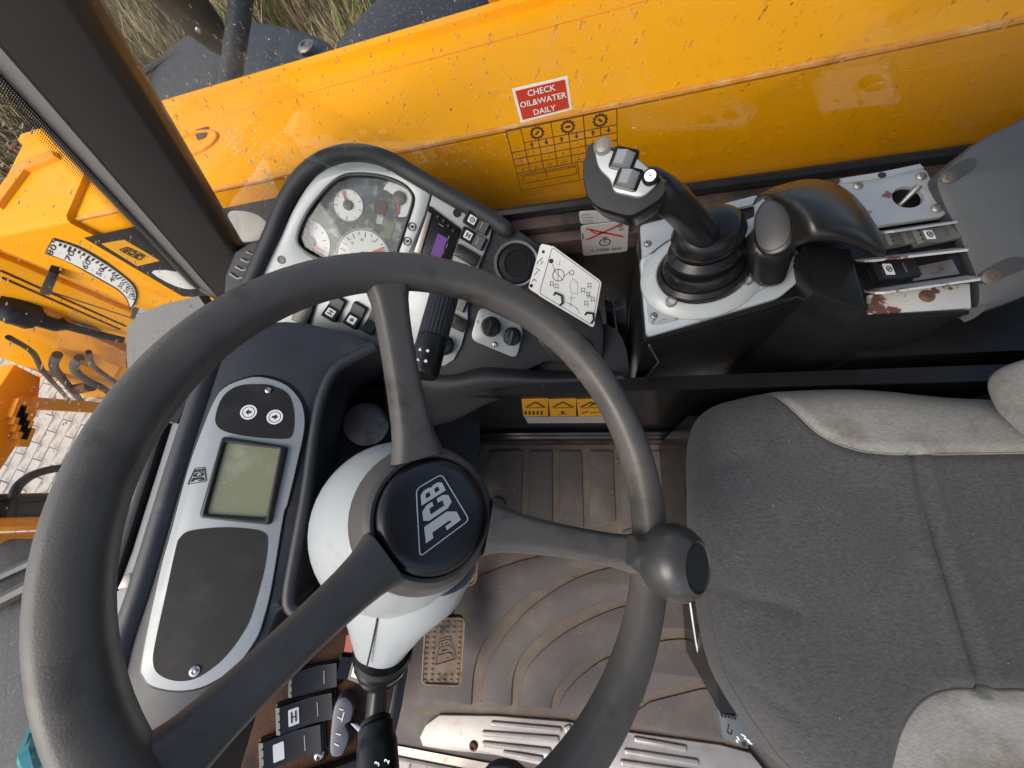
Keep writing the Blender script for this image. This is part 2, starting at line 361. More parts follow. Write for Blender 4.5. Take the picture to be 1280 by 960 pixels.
def logo(name, fr, quad, m, par, h=.0006, th=.0005, frame=.06, px=True):
    """the maker's emblem: three block letters in a rounded slanted frame; quad = J-top, B-top, B-foot, J-foot"""
    q = [V(p) for p in (fr.ps(quad) if px else quad)]
    def bil(x, y):
        return (q[3] * (1 - x) + q[2] * x) * (1 - y) + (q[0] * (1 - x) + q[1] * x) * y
    parts = []
    for k, (lt, x0, x1) in enumerate(((J_, .10, .37), (C_, .41, .66), (B_, .70, .90))):
        parts.append(prism(fr, [[tuple(bil(x0 + (x1 - x0) * x, .14 + .72 * y)) for x, y in l] for l in lt], h - th, h))
    o = [tuple(p) for p in q]; sc = min((q[0] - q[3]).length, (q[1] - q[2]).length); o = o if area(o) > 0 else o[::-1]
    o = rnd(o, sc * .18); parts.append(prism(fr, [o, inset(o, sc * frame)], h - th, h))
    return mk(name, *merge(*parts), m, par, smooth=False)
# ------------------------------------------------------------------ outside: ground, paving, grass
GZ = -.9
gv, gf = grid([[V((x, y, GZ - .03)) for x in (-60, -20, -8, -3, 0, 4, 20, 60)] for y in (-60, -20, -6, 0, 3, 8, 20, 60)])
tag(mk('ground', gv, gf, DIRT), 'bare dry earth beyond the machine', 'ground', kind='structure')
def brick_paving(m):
    N = m.node_tree.nodes; K = m.node_tree.links; b = N['Principled BSDF']; tc = N.new('ShaderNodeTexCoord'); mp = N.new('ShaderNodeMapping'); mp.inputs['Rotation'].default_value = (0, 0, R(-78)); br = N.new('ShaderNodeTexBrick')
    br.inputs['Color1'].default_value = srgb('b3aea6') + (1,); br.inputs['Color2'].default_value = srgb('98948c') + (1,); br.inputs['Mortar'].default_value = srgb('5f5a52') + (1,)
    br.inputs['Scale'].default_value = 1; br.inputs['Brick Width'].default_value = .2; br.inputs['Row Height'].default_value = .1; br.inputs['Mortar Size'].default_value = .003
    K.new(tc.outputs['Object'], mp.inputs[0]); K.new(mp.outputs[0], br.inputs[0]); K.new(br.outputs[0], b.inputs['Base Color'])
pave = mk('paving', *box((-5.2, -2.6, GZ - .029), (.6, 1.35, GZ - .012)), mat('joint_sand', srgb('7d776c'), .95, var=.2)); brick_paving(MATS['joint_sand'])
tag(pave, 'pale concrete block paving under the machine', 'paving', kind='structure')
def paver_mesh(w):
    f = Fr((0, 0, 0), (0, 0, 1)); vs, fs = prism(f, rect((0, 0), .196 * w, .096), -.02, .0, .004, 1); me = bpy.data.meshes.new('paver'); me.from_pydata(vs, [], fs); me.materials.append(PAVER); me.shade_smooth(); me.set_sharp_from_angle(angle=R(20)); return me
PM = paver_mesh(1)
pa = math.radians(78); pc, ps_ = math.cos(pa), math.sin(pa)
cand = []
for i in range(-40, 40):
    for j in range(-70, 70):
        a = i * .2 + (j % 2) * .1; b = j * .1; x = -2.6 + a * pc - b * ps_; y = a * ps_ + b * pc
        if not (-5.1 < x < .5 and -2.5 < y < 1.3): continue
        d = V((x, y, GZ)) - CAM; q = [sum(AX[r][c] * d[r] for r in range(3)) for c in range(3)]
        if q[2] < .2: continue
        u, v = 640 + FPX * q[0] / q[2], 480 + FPX * q[1] / q[2]
        if -30 < u < 215 and 420 < v < 720 or 470 < u < 760 and 915 < v < 985: cand.append((x, y))
random.shuffle(cand)
for x, y in sorted(cand, key=lambda c: c[0] * c[0] + c[1] * c[1])[:300]:
    o = bpy.data.objects.new('paver', PM); COL.objects.link(o); o.parent = pave; b = base(pave)
    o.location = V((x, y, GZ + random.uniform(-.003, .003))) - b; o.rotation_euler = (random.uniform(-.008, .008), random.uniform(-.008, .008), pa + random.uniform(-.01, .01))
# dry grass: one mass of blades
GR = [mat('dry_grass', srgb('978662'), .9, var=.4, vs=3), mat('green_grass', srgb('6c713e'), .9, var=.4, vs=3), mat('dark_grass', srgb('584f38'), .9, var=.4, vs=3)]
def blades(name, spots, m):
    vs = []; fs = []
    for (x, y, n, rad, hh) in spots:
        for _ in range(n):
            a = random.uniform(0, 6.28); d = rad * math.sqrt(random.random()); p = V((x + d * math.cos(a), y + d * math.sin(a), GZ - .03))
            t = random.uniform(0, 6.28); l = hh * random.uniform(.5, 1.2); lean = random.uniform(.1, .9) * l; w = random.uniform(.004, .009)
            s = V((-math.sin(t), math.cos(t), 0)) * w; q = p + V((math.cos(t) * lean * .35, math.sin(t) * lean * .35, l * .6)); e = p + V((math.cos(t) * lean, math.sin(t) * lean, l * .95))
            k = len(vs); vs += [p - s, p + s, q - s * .8, q + s * .8, e]; fs += [(k, k + 1, k + 3, k + 2), (k + 2, k + 3, k + 4)]
    off = V((0, 0, 0)); me = bpy.data.meshes.new(name); me.from_pydata(vs, [], fs); me.materials.append(m); o = bpy.data.objects.new(name, me); COL.objects.link(o); return o
sp = [[], [], []]
for _ in range(260):
    x = random.uniform(-9.5, -1.2); y = random.uniform(3.1, 7.5)
    k = random.choices((0, 1, 2), (6, 2, 2))[0]; sp[k].append((x, y, 60, .28, random.uniform(.25, .65)))
for _ in range(150):
    x = random.uniform(-9, -4.2); y = random.uniform(1.7, 4.2); k = random.choices((0, 1, 2), (6, 2, 3))[0]; sp[k].append((x, y, 60, .3, random.uniform(.2, .5)))
tag(blades('dry_grass', sp[0], GR[0]), 'dry straw coloured grass beyond the mudguard', 'grass', kind='stuff')
tag(blades('green_grass', sp[1], GR[1]), 'green tufts among the dry grass', 'grass', kind='stuff')
tag(blades('dark_grass', sp[2], GR[2]), 'dark brown weeds among the dry grass', 'grass', kind='stuff')
LEAF = mat('bush_leaf', srgb('5d6b26'), .6, var=.5, vs=12)
def bush(loc, r, label):
    t = T('bush', label, 'bush', loc, 'bushes beyond the boom'); vs = []; fs = []; c = V(loc) + V((0, 0, r * .8))
    for _ in range(900):
        d = V((random.gauss(0, 1), random.gauss(0, 1), random.gauss(0, .8))).normalized() * r * random.uniform(.35, 1.08); p = c + d; p.z = max(p.z, GZ)
        e = V((random.gauss(0, 1), random.gauss(0, 1), random.gauss(0, 1))).normalized() * .05; g = e.orthogonal().normalized() * .022; k = len(vs)
        vs += [p - e, p + g, p + e, p - g]; fs.append((k, k + 1, k + 2, k + 3))
    mk('crown', vs, fs, LEAF, t, smooth=False)
    mk('trunk', *merge(*[tube([V(loc), V(loc) + V((math.cos(a) * r * .3, math.sin(a) * r * .3, r * .7)), V(loc) + V((math.cos(a) * r * .6, math.sin(a) * r * .6, r * 1.2))], [.02, .014, .005], 5) for a in (0, 1.6, 3.1, 4.7)]), RUST, t)
p = onz(362, 8, GZ); bush((p.x, p.y + .3, GZ - .03), .45, 'yellow green bush behind the mirror arm at the top edge')
p = onz(120, 5, GZ); bush((p.x, p.y + .2, GZ - .03), .55, 'dark green bush beside the windscreen pillar at the top edge')

# ------------------------------------------------------------------ outside: boom, nose, carriage, mudguards
def ztop(x): return .5595 + .026 * x
BY0, BY1 = .55, .835
boom = T('boom', 'long orange telescopic boom running past the side window', 'boom', (0, .69, .2))
def boomsec(x0, x1, g, zb, name, m, lip=0, n=2):
    """box length with softly bent edges along X"""
    rows = []
    for i in range(n + 1):
        x = x0 + (x1 - x0) * i / n; zt = ztop(x) + g
        prof = [(BY0 - g, zb), (BY0 - g, zt - .012), (BY0 - g + .004, zt - .004), (BY0 - g + .012, zt), (BY1 + g - .03, zt), (BY1 + g - .026, zt + lip), (BY1 + g - .006, zt + lip), (BY1 + g, zt - .004), (BY1 + g, zb)]
        rows.append([V((x, y, z)) for y, z in prof])
    vs, fs = grid(rows); k = len(prof); fs += [tuple(range(k)), tuple(range(n * k, n * k + k))]
    return mk(name, vs, fs, m, boom, sharp=50)
boomsec(-1.12, 1.6, 0, .12, 'outer_section', ORANGE, .012, 12)
boomsec(-1.40, -1.1, .012, .02, 'end_collar', ORANGE, .01)
# far side plate standing at the back edge of the boom
mk('back_plate', *box((-.17, BY1 + .02, .3), (.5, BY1 + .05, .585)), ORANGEW, boom)
# lengthwise weld bead on the top and along the side edge
mk('weld_bead', *tube([V((x, BY1 - .085, ztop(x) + .0005)) for x in (-.75, -.3, .2, .8)], .0016, 6), ORANGEW, boom)
mk('corner_bead', *tube([V((x, BY0 + .004, ztop(x) - .004)) for x in (-1.1, -.6, 0, .6, 1.4)], .0045, 8), mat('scuffed_edge', srgb('e2932e'), .5, var=.2, vs=40, dirt=[(srgb('ecc080'), 24, .5, .75), (srgb('8a5a22'), 50, .6, .75)]), boom)
TF = Fr((0, 0, ztop(0)), (-.026, 0, 1))
# worn patch of paint on the boom top: thin irregular flake of primer
def flake(seed, c, r, n=26):
    rr = random.Random(seed); return [(c[0] + r * rr.uniform(.55, 1.2) * math.cos(6.283 * i / n), c[1] + r * .5 * rr.uniform(.5, 1.2) * math.sin(6.283 * i / n)) for i in range(n)]
wear = []
for k in range(420):
    t_ = random.random(); u = random.gauss(285 + 75 * t_, 16); v = random.gauss(165 + 52 * t_, 14) - (u - 322) * .1
    if not (262 < u < 390 and 140 < v < 232): continue
    a = TF.p(u, v); wear.append(prism(TF, flake(k, a, random.choice((.0008, .0012, .0018, .0018, .003, .005)) * random.uniform(.7, 1.3), 9), -.0005, .0004 + .0001 * (k % 3)))
mk('paint_wear', *merge(*wear), mat('worn_paint', srgb('e6b45c'), .6, var=.3, vs=60), boom, smooth=False)['kind'] = 'stuff'
# oval access cover on the boom top near the pillar
ov = TF.p(238, 182); vs, fs = prism(TF, [circ(ov, .075, 32, .034, 0), circ(ov, .068, 32, .029, 0)], 0, .005, .002)
mk('access_rim', vs, fs, ORANGEW, boom); mk('dark_slot', *prism(TF, rnd(TF.ps([(244, 163), (262, 158), (258, 172), (247, 176)]), .006), 0, .0012), RUST, boom)
# nose of the boom seen through the windscreen
nose = T('boom_nose', 'orange drop nose of the boom with hoses, seen through the windscreen', 'boom nose', (-1.9, .66, -.2))
NF = Fr((-1.8, .585, 0), (0, -1, 0))
plate('side_plate', NF, [(20, 330), (165, 392), (175, 470), (135, 507), (95, 492), (60, 470), (-60, 425), (-60, 300)], -.03, 0, ORANGE, nose, .006)
plate('side_plate', Fr((-1.8, .80, 0), (0, -1, 0)), [(20, 330), (165, 392), (175, 470), (60, 470), (-60, 425), (-60, 300)], -.03, 0, ORANGE, nose, .006)
mk('inner_section', *box((-2.5, .60, .1), (-1.35, .79, .43)), ORANGEW, nose)
plate('rib_plate', NF.up(.02), [(60, 392), (105, 415), (150, 460), (140, 476), (100, 455), (60, 430), (0, 402), (0, 380)], -.02, 0, ORANGEW, nose, .004)
for a, b in (((0, 337), (157, 407)), ((0, 345), (150, 411))): mk('edge_groove', *tube([NF.w(*NF.p(*a), .002), NF.w(*NF.p(*b), .002)], .004, 6), RUST, nose)
for pth in ([(77, 430), (72, 446), (88, 470), (104, 492), (118, 512)], [(104, 434), (97, 448), (112, 464), (134, 476), (150, 492)]):
    mk('steel_pipe', *tube([NF.w(*NF.p(*q), .05) for q in cr(pth, 5, False)], .017, 10), mat('grey_pipe', srgb('423e39'), .5, var=.2), nose)
mk('pipe_clamp', *tube([NF.w(*NF.p(100, 474), .06), NF.w(*NF.p(118, 470), .06)], .03, 8), RUST, nose)
mk('hose', *tube([NF.w(*NF.p(*q), .03) for q in cr([(5, 374), (30, 380), (58, 390), (110, 405), (158, 417)], 5, False)], [.045] * 3 + [.05] * 6 + [.03] * 4 + [.014] * 8, 10), BLACKS, nose)
bolt('collar_bolt', TF, (26, 186), .016, boom, RUST, h=.012, hh=.006)
plate('collar_rib', TF.up(.012), [(30, 206), (72, 192), (76, 200), (38, 216), (4, 262), (-6, 256)], -.01, .012, ORANGEW, boom, .004)
for pth in ([(20, 400), (48, 420), (60, 446), (84, 478), (100, 500)], [(118, 420), (124, 440), (150, 462), (160, 470)]):
    mk('hose', *tube([NF.w(*NF.p(*q), .07) for q in cr(pth, 5, False)], .010, 8), BLACKS, nose)
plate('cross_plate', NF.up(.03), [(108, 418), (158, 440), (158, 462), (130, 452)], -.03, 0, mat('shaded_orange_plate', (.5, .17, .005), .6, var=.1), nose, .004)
bolt('pivot_pin', NF, (102, 408), .05, nose, STEEL, h=.0, hh=.02); bolt('pivot_pin', NF, (66, 466), .05, nose, STEEL, h=0, hh=.02)
# angle gauge: printed arc, pendulum pointer
SF = Fr((-1.2, BY0 - .0125, .3), (0, -1, 0))
gau = T('angle_gauge', 'white curved boom angle scale with black pendulum on the orange boom side', 'gauge', SF.w(*SF.p(110, 350)))
outr = [(66, 297), (95, 306), (125, 322), (150, 340), (167, 355), (172, 367), (170, 377), (165, 385)]; inn = [(56, 316), (85, 327), (107, 339), (130, 352), (147, 362), (157, 372), (161, 381), (162, 386)]
plate('scale_border', SF, [cr(outr, 4, False) + cr(inn, 4, False)[::-1]], 0, .002, BLACKINK, gau)
plate('scale_band', SF, [cr([(67, 299), (95, 308), (124, 324), (149, 341), (165, 355), (170, 367), (168, 376), (164, 383)], 4, False) + cr([(58, 315), (86, 326), (108, 337), (131, 350), (148, 360), (158, 370), (162, 379), (163, 383)], 4, False)[::-1]], 0, .003, WHITE, gau)
tk = []
oo = cr([(68, 300), (95, 309), (124, 325), (149, 342), (165, 356), (169, 367), (168, 375)], 5, False); ii = cr([(60, 314), (86, 326), (108, 337), (131, 350), (148, 360), (158, 370), (163, 378)], 5, False)
for k in range(2, len(oo) - 2):
    f = .38 if k % 4 == 0 else .22; a, b = V(oo[k]), V(ii[k]); tk.append((tuple(a), tuple(a + (b - a) * f)))
lines('scale_ticks', SF, tk, .004, .0036, BLACKINK, gau)
for k, (s, u, v) in enumerate((('80\u00b0', 68, 309), ('70', 89, 319), ('60', 110, 330), ('50', 127, 339), ('40', 143, 347), ('30', 153, 356), ('20', 160, 362), ('10', 164, 370))):
    z_ = 1 - k * .055; text2('numeral', SF, s, (u - 1, v - .5), (8 * z_, (-14 + k * .6) * z_), (-10 * z_, -6 * z_), BLACKINK, gau, .0036, .01)
plate('pointer_block', SF, [(64, 331), (77, 335), (66, 362), (51, 360)], 0, .02, BLACKS, gau, .003)
lines('pointer', SF, [((64, 356), (168, 391)), ((168, 391), (173, 377))], .012, .02, BLACKS, gau)
dec = T('boom_decal', 'black boom side decal with white arc and yellow maker emblem', 'decal', SF.w(*SF.p(180, 320)))
plate('black_band', SF, [(105, 297), (150, 287), (300, 256), (360, 244), (352, 300), (262, 372), (228, 370)], 0, .0012, BLACKINK, dec)
plate('yellow_patch', SF, [(127, 304), (156, 299), (200, 325), (172, 332)], 0, .002, YELLOW, dec)
logo('emblem', SF, [(175, 325), (148, 311), (160, 307), (183, 318)], BLACKINK, dec, h=.003)
plate('white_arc', SF, cr([(180, 292), (197, 291), (214, 305), (243, 330), (262, 345), (245, 360), (220, 357), (190, 340), (207, 337), (222, 338), (205, 316)], 3), 0, .002, WHITE, dec)
plate('white_spot', SF, cr([(285, 268), (300, 263), (322, 268), (334, 280), (330, 296), (300, 300)], 4), 0, .002, WHITE, dec)
# fork carriage far ahead
car = T('fork_carriage', 'orange fork carriage frame standing on the paving ahead', 'carriage', (-3.3, .8, GZ))
KF = Fr((-3.0, 0, 0), (1, 0, 0), (0, 1, 0))
plate('upright', KF, [(0, 482), (18, 455), (52, 472), (30, 520), (-10, 580), (-60, 640), (-90, 640)], -.10, 0, ORANGE, car, .01)
plate('upright', KF.up(-.12), [(52, 468), (46, 520), (0, 590), (-40, 640), (-60, 640), (20, 520)], -.05, 0, ORANGEW, car, .01)
mk('cross_bar', *tube([KF.w(*KF.p(22, 503), .0), KF.w(*KF.p(80, 507), .01), KF.w(*KF.p(150, 512), .02)], .045, 4), ORANGEW, car)
for k in range(5): mk('tooth', *box(tuple(KF.w(*KF.p(20 + k * 2 - 4, 515 + k * 9), .0) - V((.03, .03, .02))), tuple(KF.w(*KF.p(20 + k * 2 - 4, 515 + k * 9), .0) + V((.05, .07, .02)))), ORANGEW, car)
GF = Fr((-2.3, 0, -.45), (0, 0, 1))
fr_ = T('front_beam', 'black steel beam with orange edge low in front of the windscreen', 'beam', (-2.6, -.2, -.5))
mk('beam', *tube([onx(-60, 640, -2.6), onx(90, 633, -2.55)], .07, 12), GLOSSB, fr_)
mk('orange_edge', *tube([onx(-60, 658, -2.5), onx(90, 653, -2.45)], .028, 6), ORANGE, fr_)
mk('orange_edge', *tube([onx(-60, 676, -2.42), onx(90, 668, -2.38)], .02, 6), ORANGE, fr_)
tag(mk('hose', *tube([onx(*q, -2.5) for q in cr([(16, 622), (24, 606), (45, 592), (80, 585), (120, 590)], 5, False)], .018, 10), BLACKS), 'thin black hose arching over the paving', 'hose')
fl = T('front_mudguard', 'dark grey wet mudguard below the windscreen at the left edge', 'mudguard', (-1.6, -.5, -.2))
mk('top', *grid([[onz(u, v, z) for u, v, z in r] for r in ([(-120, 690, -.25), (-20, 672, -.2), (60, 668, -.2), (120, 690, -.3)], [(-120, 730, -.2), (-20, 712, -.12), (70, 700, -.12), (130, 720, -.25)], [(-120, 800, -.12), (-20, 770, -.08), (70, 750, -.08), (140, 780, -.2)], [(-120, 1000, -.1), (-20, 1000, -.06), (80, 1000, -.06), (150, 1000, -.2)], [(-120, 1200, -.1), (-20, 1200, -.06), (80, 1200, -.06), (150, 1200, -.2)])]), FENDER, fl, sub=2, solid=.015)
mk('ridge', *tube([onz(-60, 740, -.08), onz(0, 722, -.07), (onz(70, 690, -.08))], .02, 8), BLACKS, fl)
mk('ridge', *tube([onz(-60, 775, -.07), onz(0, 752, -.06), (onz(70, 716, -.07))], .025, 8), BLACKS, fl)
tag(mk('cord', *merge(tube([onx(44, 965, -.85), onx(38, 942, -.87), onx(42, 925, -.9), onx(40, 905, -.92)], [.012, .014, .012, .004], 7), tube([onx(34, 965, -.86), onx(31, 940, -.88), onx(37, 918, -.9)], [.008, .008, .004], 6)), TEAL), 'frayed teal cord at the bottom left corner', 'cord')
# right front mudguards beyond the boom
def guard(name, label, pts, zt, zb, m=FENDER):
    """arched mudguard: crowned top with turned-down rim"""
    t = T(name, label, 'mudguard', onz(*pts[0], zb)); o = [onz(u, v, zt) for u, v in pts]; c = sum(o, V((0, 0, 0))) / len(o)
    vs = []; n = len(o)
    for s, dz in ((1.04, zb - zt), (1.0, -.03), (.96, -.004), (.8, .012), (.4, .05)): vs += [c + (p - c) * s + V((0, 0, dz)) for p in o]
    vs.append(c + V((0, 0, .06))); fs = []
    for r in range(4):
        for i in range(n): j = (i + 1) % n; fs.append((r * n + i, r * n + j, r * n + n + j, r * n + n + i))
    for i in range(n): fs.append((4 * n + i, 4 * n + (i + 1) % n, 5 * n))
    mk('shell', vs, fs, m, t, sharp=60); return t
g1 = guard('rear_view_side_mudguard', 'dusty black mudguard with round bolts beyond the boom', cr([(168, 100), (190, 75), (230, 42), (290, 25), (345, 28), (395, 42), (425, 62), (440, 90), (400, 130), (300, 165), (200, 175)], 4), .2, -.1)
g1.name = 'side_mudguard'
MF = Fr((0, 0, .235), (0, 0, 1))
bolt('bolt', MF, (383, 59), .032, g1, STEEL, hh=.012); bolt('bolt', MF, (172, 95), .03, g1, STEEL, h=-.02, hh=.02)
mk('crease', *tube([V((*onz(u, v, .225).xy, .226)) for u, v in cr([(178, 92), (225, 66), (300, 58), (352, 66), (400, 84)], 5, False)], .012, 8), FENDER, g1)
g2 = guard('side_mudguard', 'plain black wheel arch beyond the boom at the top centre', cr([(418, 68), (428, 40), (460, 8), (500, -20), (560, -40), (600, -30), (604, 10), (560, 60), (480, 110)], 4), .26, -.1)
# mirror and its arm
mir = T('rear_view_mirror', 'black door mirror head hanging above the mudguard at the top edge', 'mirror', ony(235, 20, 1.0))
MC = ony(225, -2, 1.0)
mk('housing', *lathe(MC, (.1, -.15, 1), [(.0, -.125), (.018, -.12), (.032, -.10), (.046, -.06), (.054, 0), (.056, .1), (.05, .16), (0, .18)], 20, (1, .1, 0), 1, .55), BLACKS, mir)
bolt('screw', Fr(ony(248, 38, .95), (.2, -1, .3)), (248, 38), .006, mir, STEEL)
tag(mk('mirror_arm', *tube([ony(286, 118, .88), ony(292, 70, .95), ony(299, 20, 1.02), ony(304, -30, 1.08)], [.022, .022, .023, .024], 14), FENDER), 'upright grey tube arm rising behind the boom', 'mirror arm')

# ------------------------------------------------------------------ cab shell
FZ = .06
cab = T('cab_shell', 'dark steel cab frame with pillar, window sill, side wall and floor', 'cab frame', (0, .2, FZ))
mk('floor_pan', *box((-.62, -.52, FZ - .06), (.75, .16, FZ - .004)), MATP, cab)
mk('footwell_front', *box((-.60, -.5, FZ), (-.56, .42, .5)), BLACKS, cab)
mk('side_wall', *box((-.6, .373, .0), (.9, .445, .468)), mat('dirty_black_wall', srgb('231e1b'), .4, var=.3, vs=12, dirt=[(srgb('4b3c33'), 18, .55, .8)]), cab)
# window sill: rusty rail with a lip
SZ = .515
mk('window_sill', *merge(box((-.62, .392, SZ - .03), (.9, .43, SZ)), box((-.62, .372, SZ - .045), (.9, .389, SZ - .012))), SILLB, cab)
mk('window_seal', *tube([V((x, .418, SZ + .007)) for x in (-.66, -.2, .3, .9)], .009, 8), BLACKS, cab)
# windscreen pillar, raked
PB, PT = V((-.722, .425, .492)), V((-.513, .425, .854)); pd = (PT - PB).normalized(); PE = PB + pd * 1.2; PS = PB - pd * .08
pf = Fr(PS, pd, (1, 0, -.57))
prof = rnd([(.062, -.004), (.052, .03), (-.03, .045), (-.064, .02), (-.068, -.022), (-.002, -.052), (.056, -.022)], .004, 3)
vs, fs = prism(pf, prof, 0, 1.3); mk('windscreen_pillar', vs, fs, PILLAR, cab, sharp=25)
vs, fs = prism(pf, [(-.0705, -.021), (-.004, -.0535), (-.002, -.051), (-.067, -.018)], 0, 1.3); mk('pillar_lit_face', vs, fs, mat('lit_pillar_paint', srgb('625f5c'), .6, var=.05, bump=.1, bs=900), cab, sharp=25)  # paler strip: windscreen light on the pillar's left face put into its colour
mk('pillar_seal', *tube([PS + pd * t + V((-.066, .0, -.035)) for t in (0, .4, 1.25)], .012, 8), BLACKS, cab)
# lower wall beside the footwell and ledge trims
mk('footwell_wall', *box((-.56, .15, FZ - .004), (.50, .17, .45)), GLOSSB, cab)
mk('kick_rail', *merge(tube([V((-.42, .140, .10)), V((.19, .140, .10))], .009, 8), tube([V((-.42, .142, .135)), V((.19, .142, .135))], .006, 8)), GLOSSB, cab)
mk('kick_strip', *box((-.42, .128, FZ), (.19, .15, FZ + .022)), SILLB, cab)
BP = Fr(ony(778, 430, .27), (.05, -1, .35), (1, 0, 0)); mat('sky_tinted_sheet_metal', srgb('3c424b'), .3, var=.2, dirt=[(srgb('1b1b1c'), 20, .5, .65)])  # shiny black panels; the sky's reflection is put in as slate colour
plate('bent_panel', BP, [(757, 385), (767, 388), (778, 484), (764, 484)], -.02, 0, MATS['sky_tinted_sheet_metal'], cab, .002)
plate('bent_panel', BP.up(.004), [(769, 388), (783, 383), (791, 484), (780, 484)], -.02, 0, MATS['sky_tinted_sheet_metal'], cab, .002)
mk('rear_box', *box((.33, .19, .06), (.62, .37, .44)), GLOSSB, cab)
mk('rear_wall', *box((.62, -.5, .0), (.66, .42, .5)), BLACKS, cab)
mk('unseen_roof', *box((-.12, -.55, 1.56), (1.0, .46, 1.60)), PILLAR, cab)  # unseen roof and posts, added to cut sky light on floor and seat
mk('rear_post', *box((.86, -.55, .0), (.95, -.46, 1.56)), PILLAR, cab); mk('rear_post', *box((.86, .40, .5), (.95, .46, 1.56)), PILLAR, cab)
# dash ledge below the windscreen
LFr = Fr(onz(190, 640, .60), (.3, 0, .95))
plate('windscreen_ledge', LFr, [(214, 528), (204, 560), (163, 690), (146, 735), (140, 800), (150, 900), (230, 900), (260, 700), (262, 480), (240, 470)], -.05, 0, mat('pale_ledge', srgb('8f8f8e'), .5, var=.1, dirt=[(srgb('5b5650'), 30, .58, .7)]), cab, .004)
plate('ledge_clip', LFr, [(160, 718), (169, 716), (166, 733), (152, 735)], 0, .006, STEEL, cab, .001)
plate('ledge_grille', LFr, [(236, 478), (246, 480), (224, 530), (214, 528)], 0, .004, BLACKS, cab)
plate('ledge_seal', LFr, [(202, 528), (211, 528), (200, 562), (160, 690), (143, 740), (130, 738), (150, 680), (180, 590)], -.06, .006, BLACKP, cab, .004)
# outside cowl below the pillar
cow = plate('cowl', Fr(onx(200, 400, -.85), (.3, -.5, .8)), [(158, 445), (159, 408), (175, 392), (205, 380), (248, 370), (262, 390), (240, 470), (170, 530)], -.03, 0, COWL); tag(cow, 'grey plastic cowl outside the windscreen corner', 'cowl')
# glass
WG = T('side_window', 'clear side window pane between driver and boom, spotted with rain', 'window', (.1, .42, SZ))
mk('pane', *box((-.62, .4205, SZ), (.95, .4235, 1.45)), GLASS, WG)
def fritstrip(name, p0, p1, across, par, su=.0024, sv=.0024):
    d = (V(p1) - V(p0)); L = d.length; me_v = [V(p0), V(p1), V(p1) + V(across), V(p0) + V(across)]; o = mk(name, me_v, [(0, 1, 2, 3)], FRIT, par, smooth=False)
    uv = o.data.uv_layers.new(name='UVMap'); off = base(par)
    for lp in o.data.loops:
        q = o.data.vertices[lp.vertex_index].co + off - V(p0); uv.data[lp.index].uv = (q.dot(d.normalized()) / su, q.dot(V(across).normalized()) / sv)
    return o
fritstrip('frit_band', (-.62, .4195, SZ + .005), (.95, .4195, SZ + .005), (0, 0, .021), WG)
WS = T('windscreen', 'raked front windscreen glass spotted with rain', 'windscreen', PB)
wn_ = V((-pd.z, 0, pd.x))
w0, w1 = PB + V((-.07, -.03, -.03)), PE + V((-.07, -.03, 0))
mk('pane', [w0, w1, w1 + V((0, -.85, 0)), w0 + V((0, -.85, 0))], [(0, 1, 2, 3)], WGLASS, WS, smooth=False, solid=.004)
fritstrip('frit_band', w0 + V((.004, 0, 0)), w1 + V((.004, 0, 0)), (0, -.03, 0), WS, .0024, .0034)
# rain drops: small domes on the panes
DROP = mat('water_drop', (.8, .82, .84), .05, var=.02); DROP.node_tree.nodes['Principled BSDF'].inputs['Transmission Weight'].default_value = 1.0; DROP.node_tree.nodes['Principled BSDF'].inputs['IOR'].default_value = 1.33
def drops(name, n, fn, nrm, along, par):
    parts = []
    for _ in range(n):
        p, r = fn(), random.choice((.0006, .0008, .001, .0012, .0016)) * random.uniform(.7, 1.2); parts.append(lathe(p, nrm, [(r, 0), (r * .8, r * .35), (0, r * .55)], 6, along, random.uniform(1, 2.6), .8))
    o = mk(name, *merge(*parts), DROP, par); o['kind'] = 'stuff'; return o
drops('raindrops', 2000, lambda: V((random.uniform(-.5, .75), .4238, random.uniform(SZ + .04, .86))), (0, 1, 0), (.45, 0, 1), WG)
drops('raindrops', 700, lambda: w0 + (w1 - w0) * random.uniform(.0, .42) + V((-.001, random.uniform(-.45, -.02), 0)), (-pd.z, 0, pd.x), (0, 1, .2), WS)
# stickers on the side window
GFr = Fr((0, .4198, .7), (0, -1, 0))
st = T('check_sticker', 'red sticker reading CHECK OIL&WATER DAILY on the side window', 'sticker', GFr.w(*GFr.p(679, 123)))
plate('border', GFr, [(640, 111), (709, 95), (715, 136), (651, 153)], 0, .0008, WHITE, st)
plate('red_field', GFr, [(644, 113), (706, 98.5), (711.5, 134), (653.5, 149)], 0, .0012, STICKR, st)
for s, uv in (('CHECK', (676.5, 112)), ('OIL&WATER', (678.5, 124)), ('DAILY', (680.5, 136.5))): text('lettering', GFr, s, uv, (69, -16), .0092, WHITE, st, .0018, .012)
dc = T('gear_chart', 'printed gear chart with cog symbols on the side window', 'decal', GFr.w(*GFr.p(705, 190)))
q = [V(GFr.p(*p)) for p in ((632.5, 162.5), (771, 134.5), (772, 216), (651.5, 237.5))]
def gc(x, y): return tuple((q[0] * (1 - x) + q[1] * x) * (1 - y) + (q[3] * (1 - x) + q[2] * x) * y)
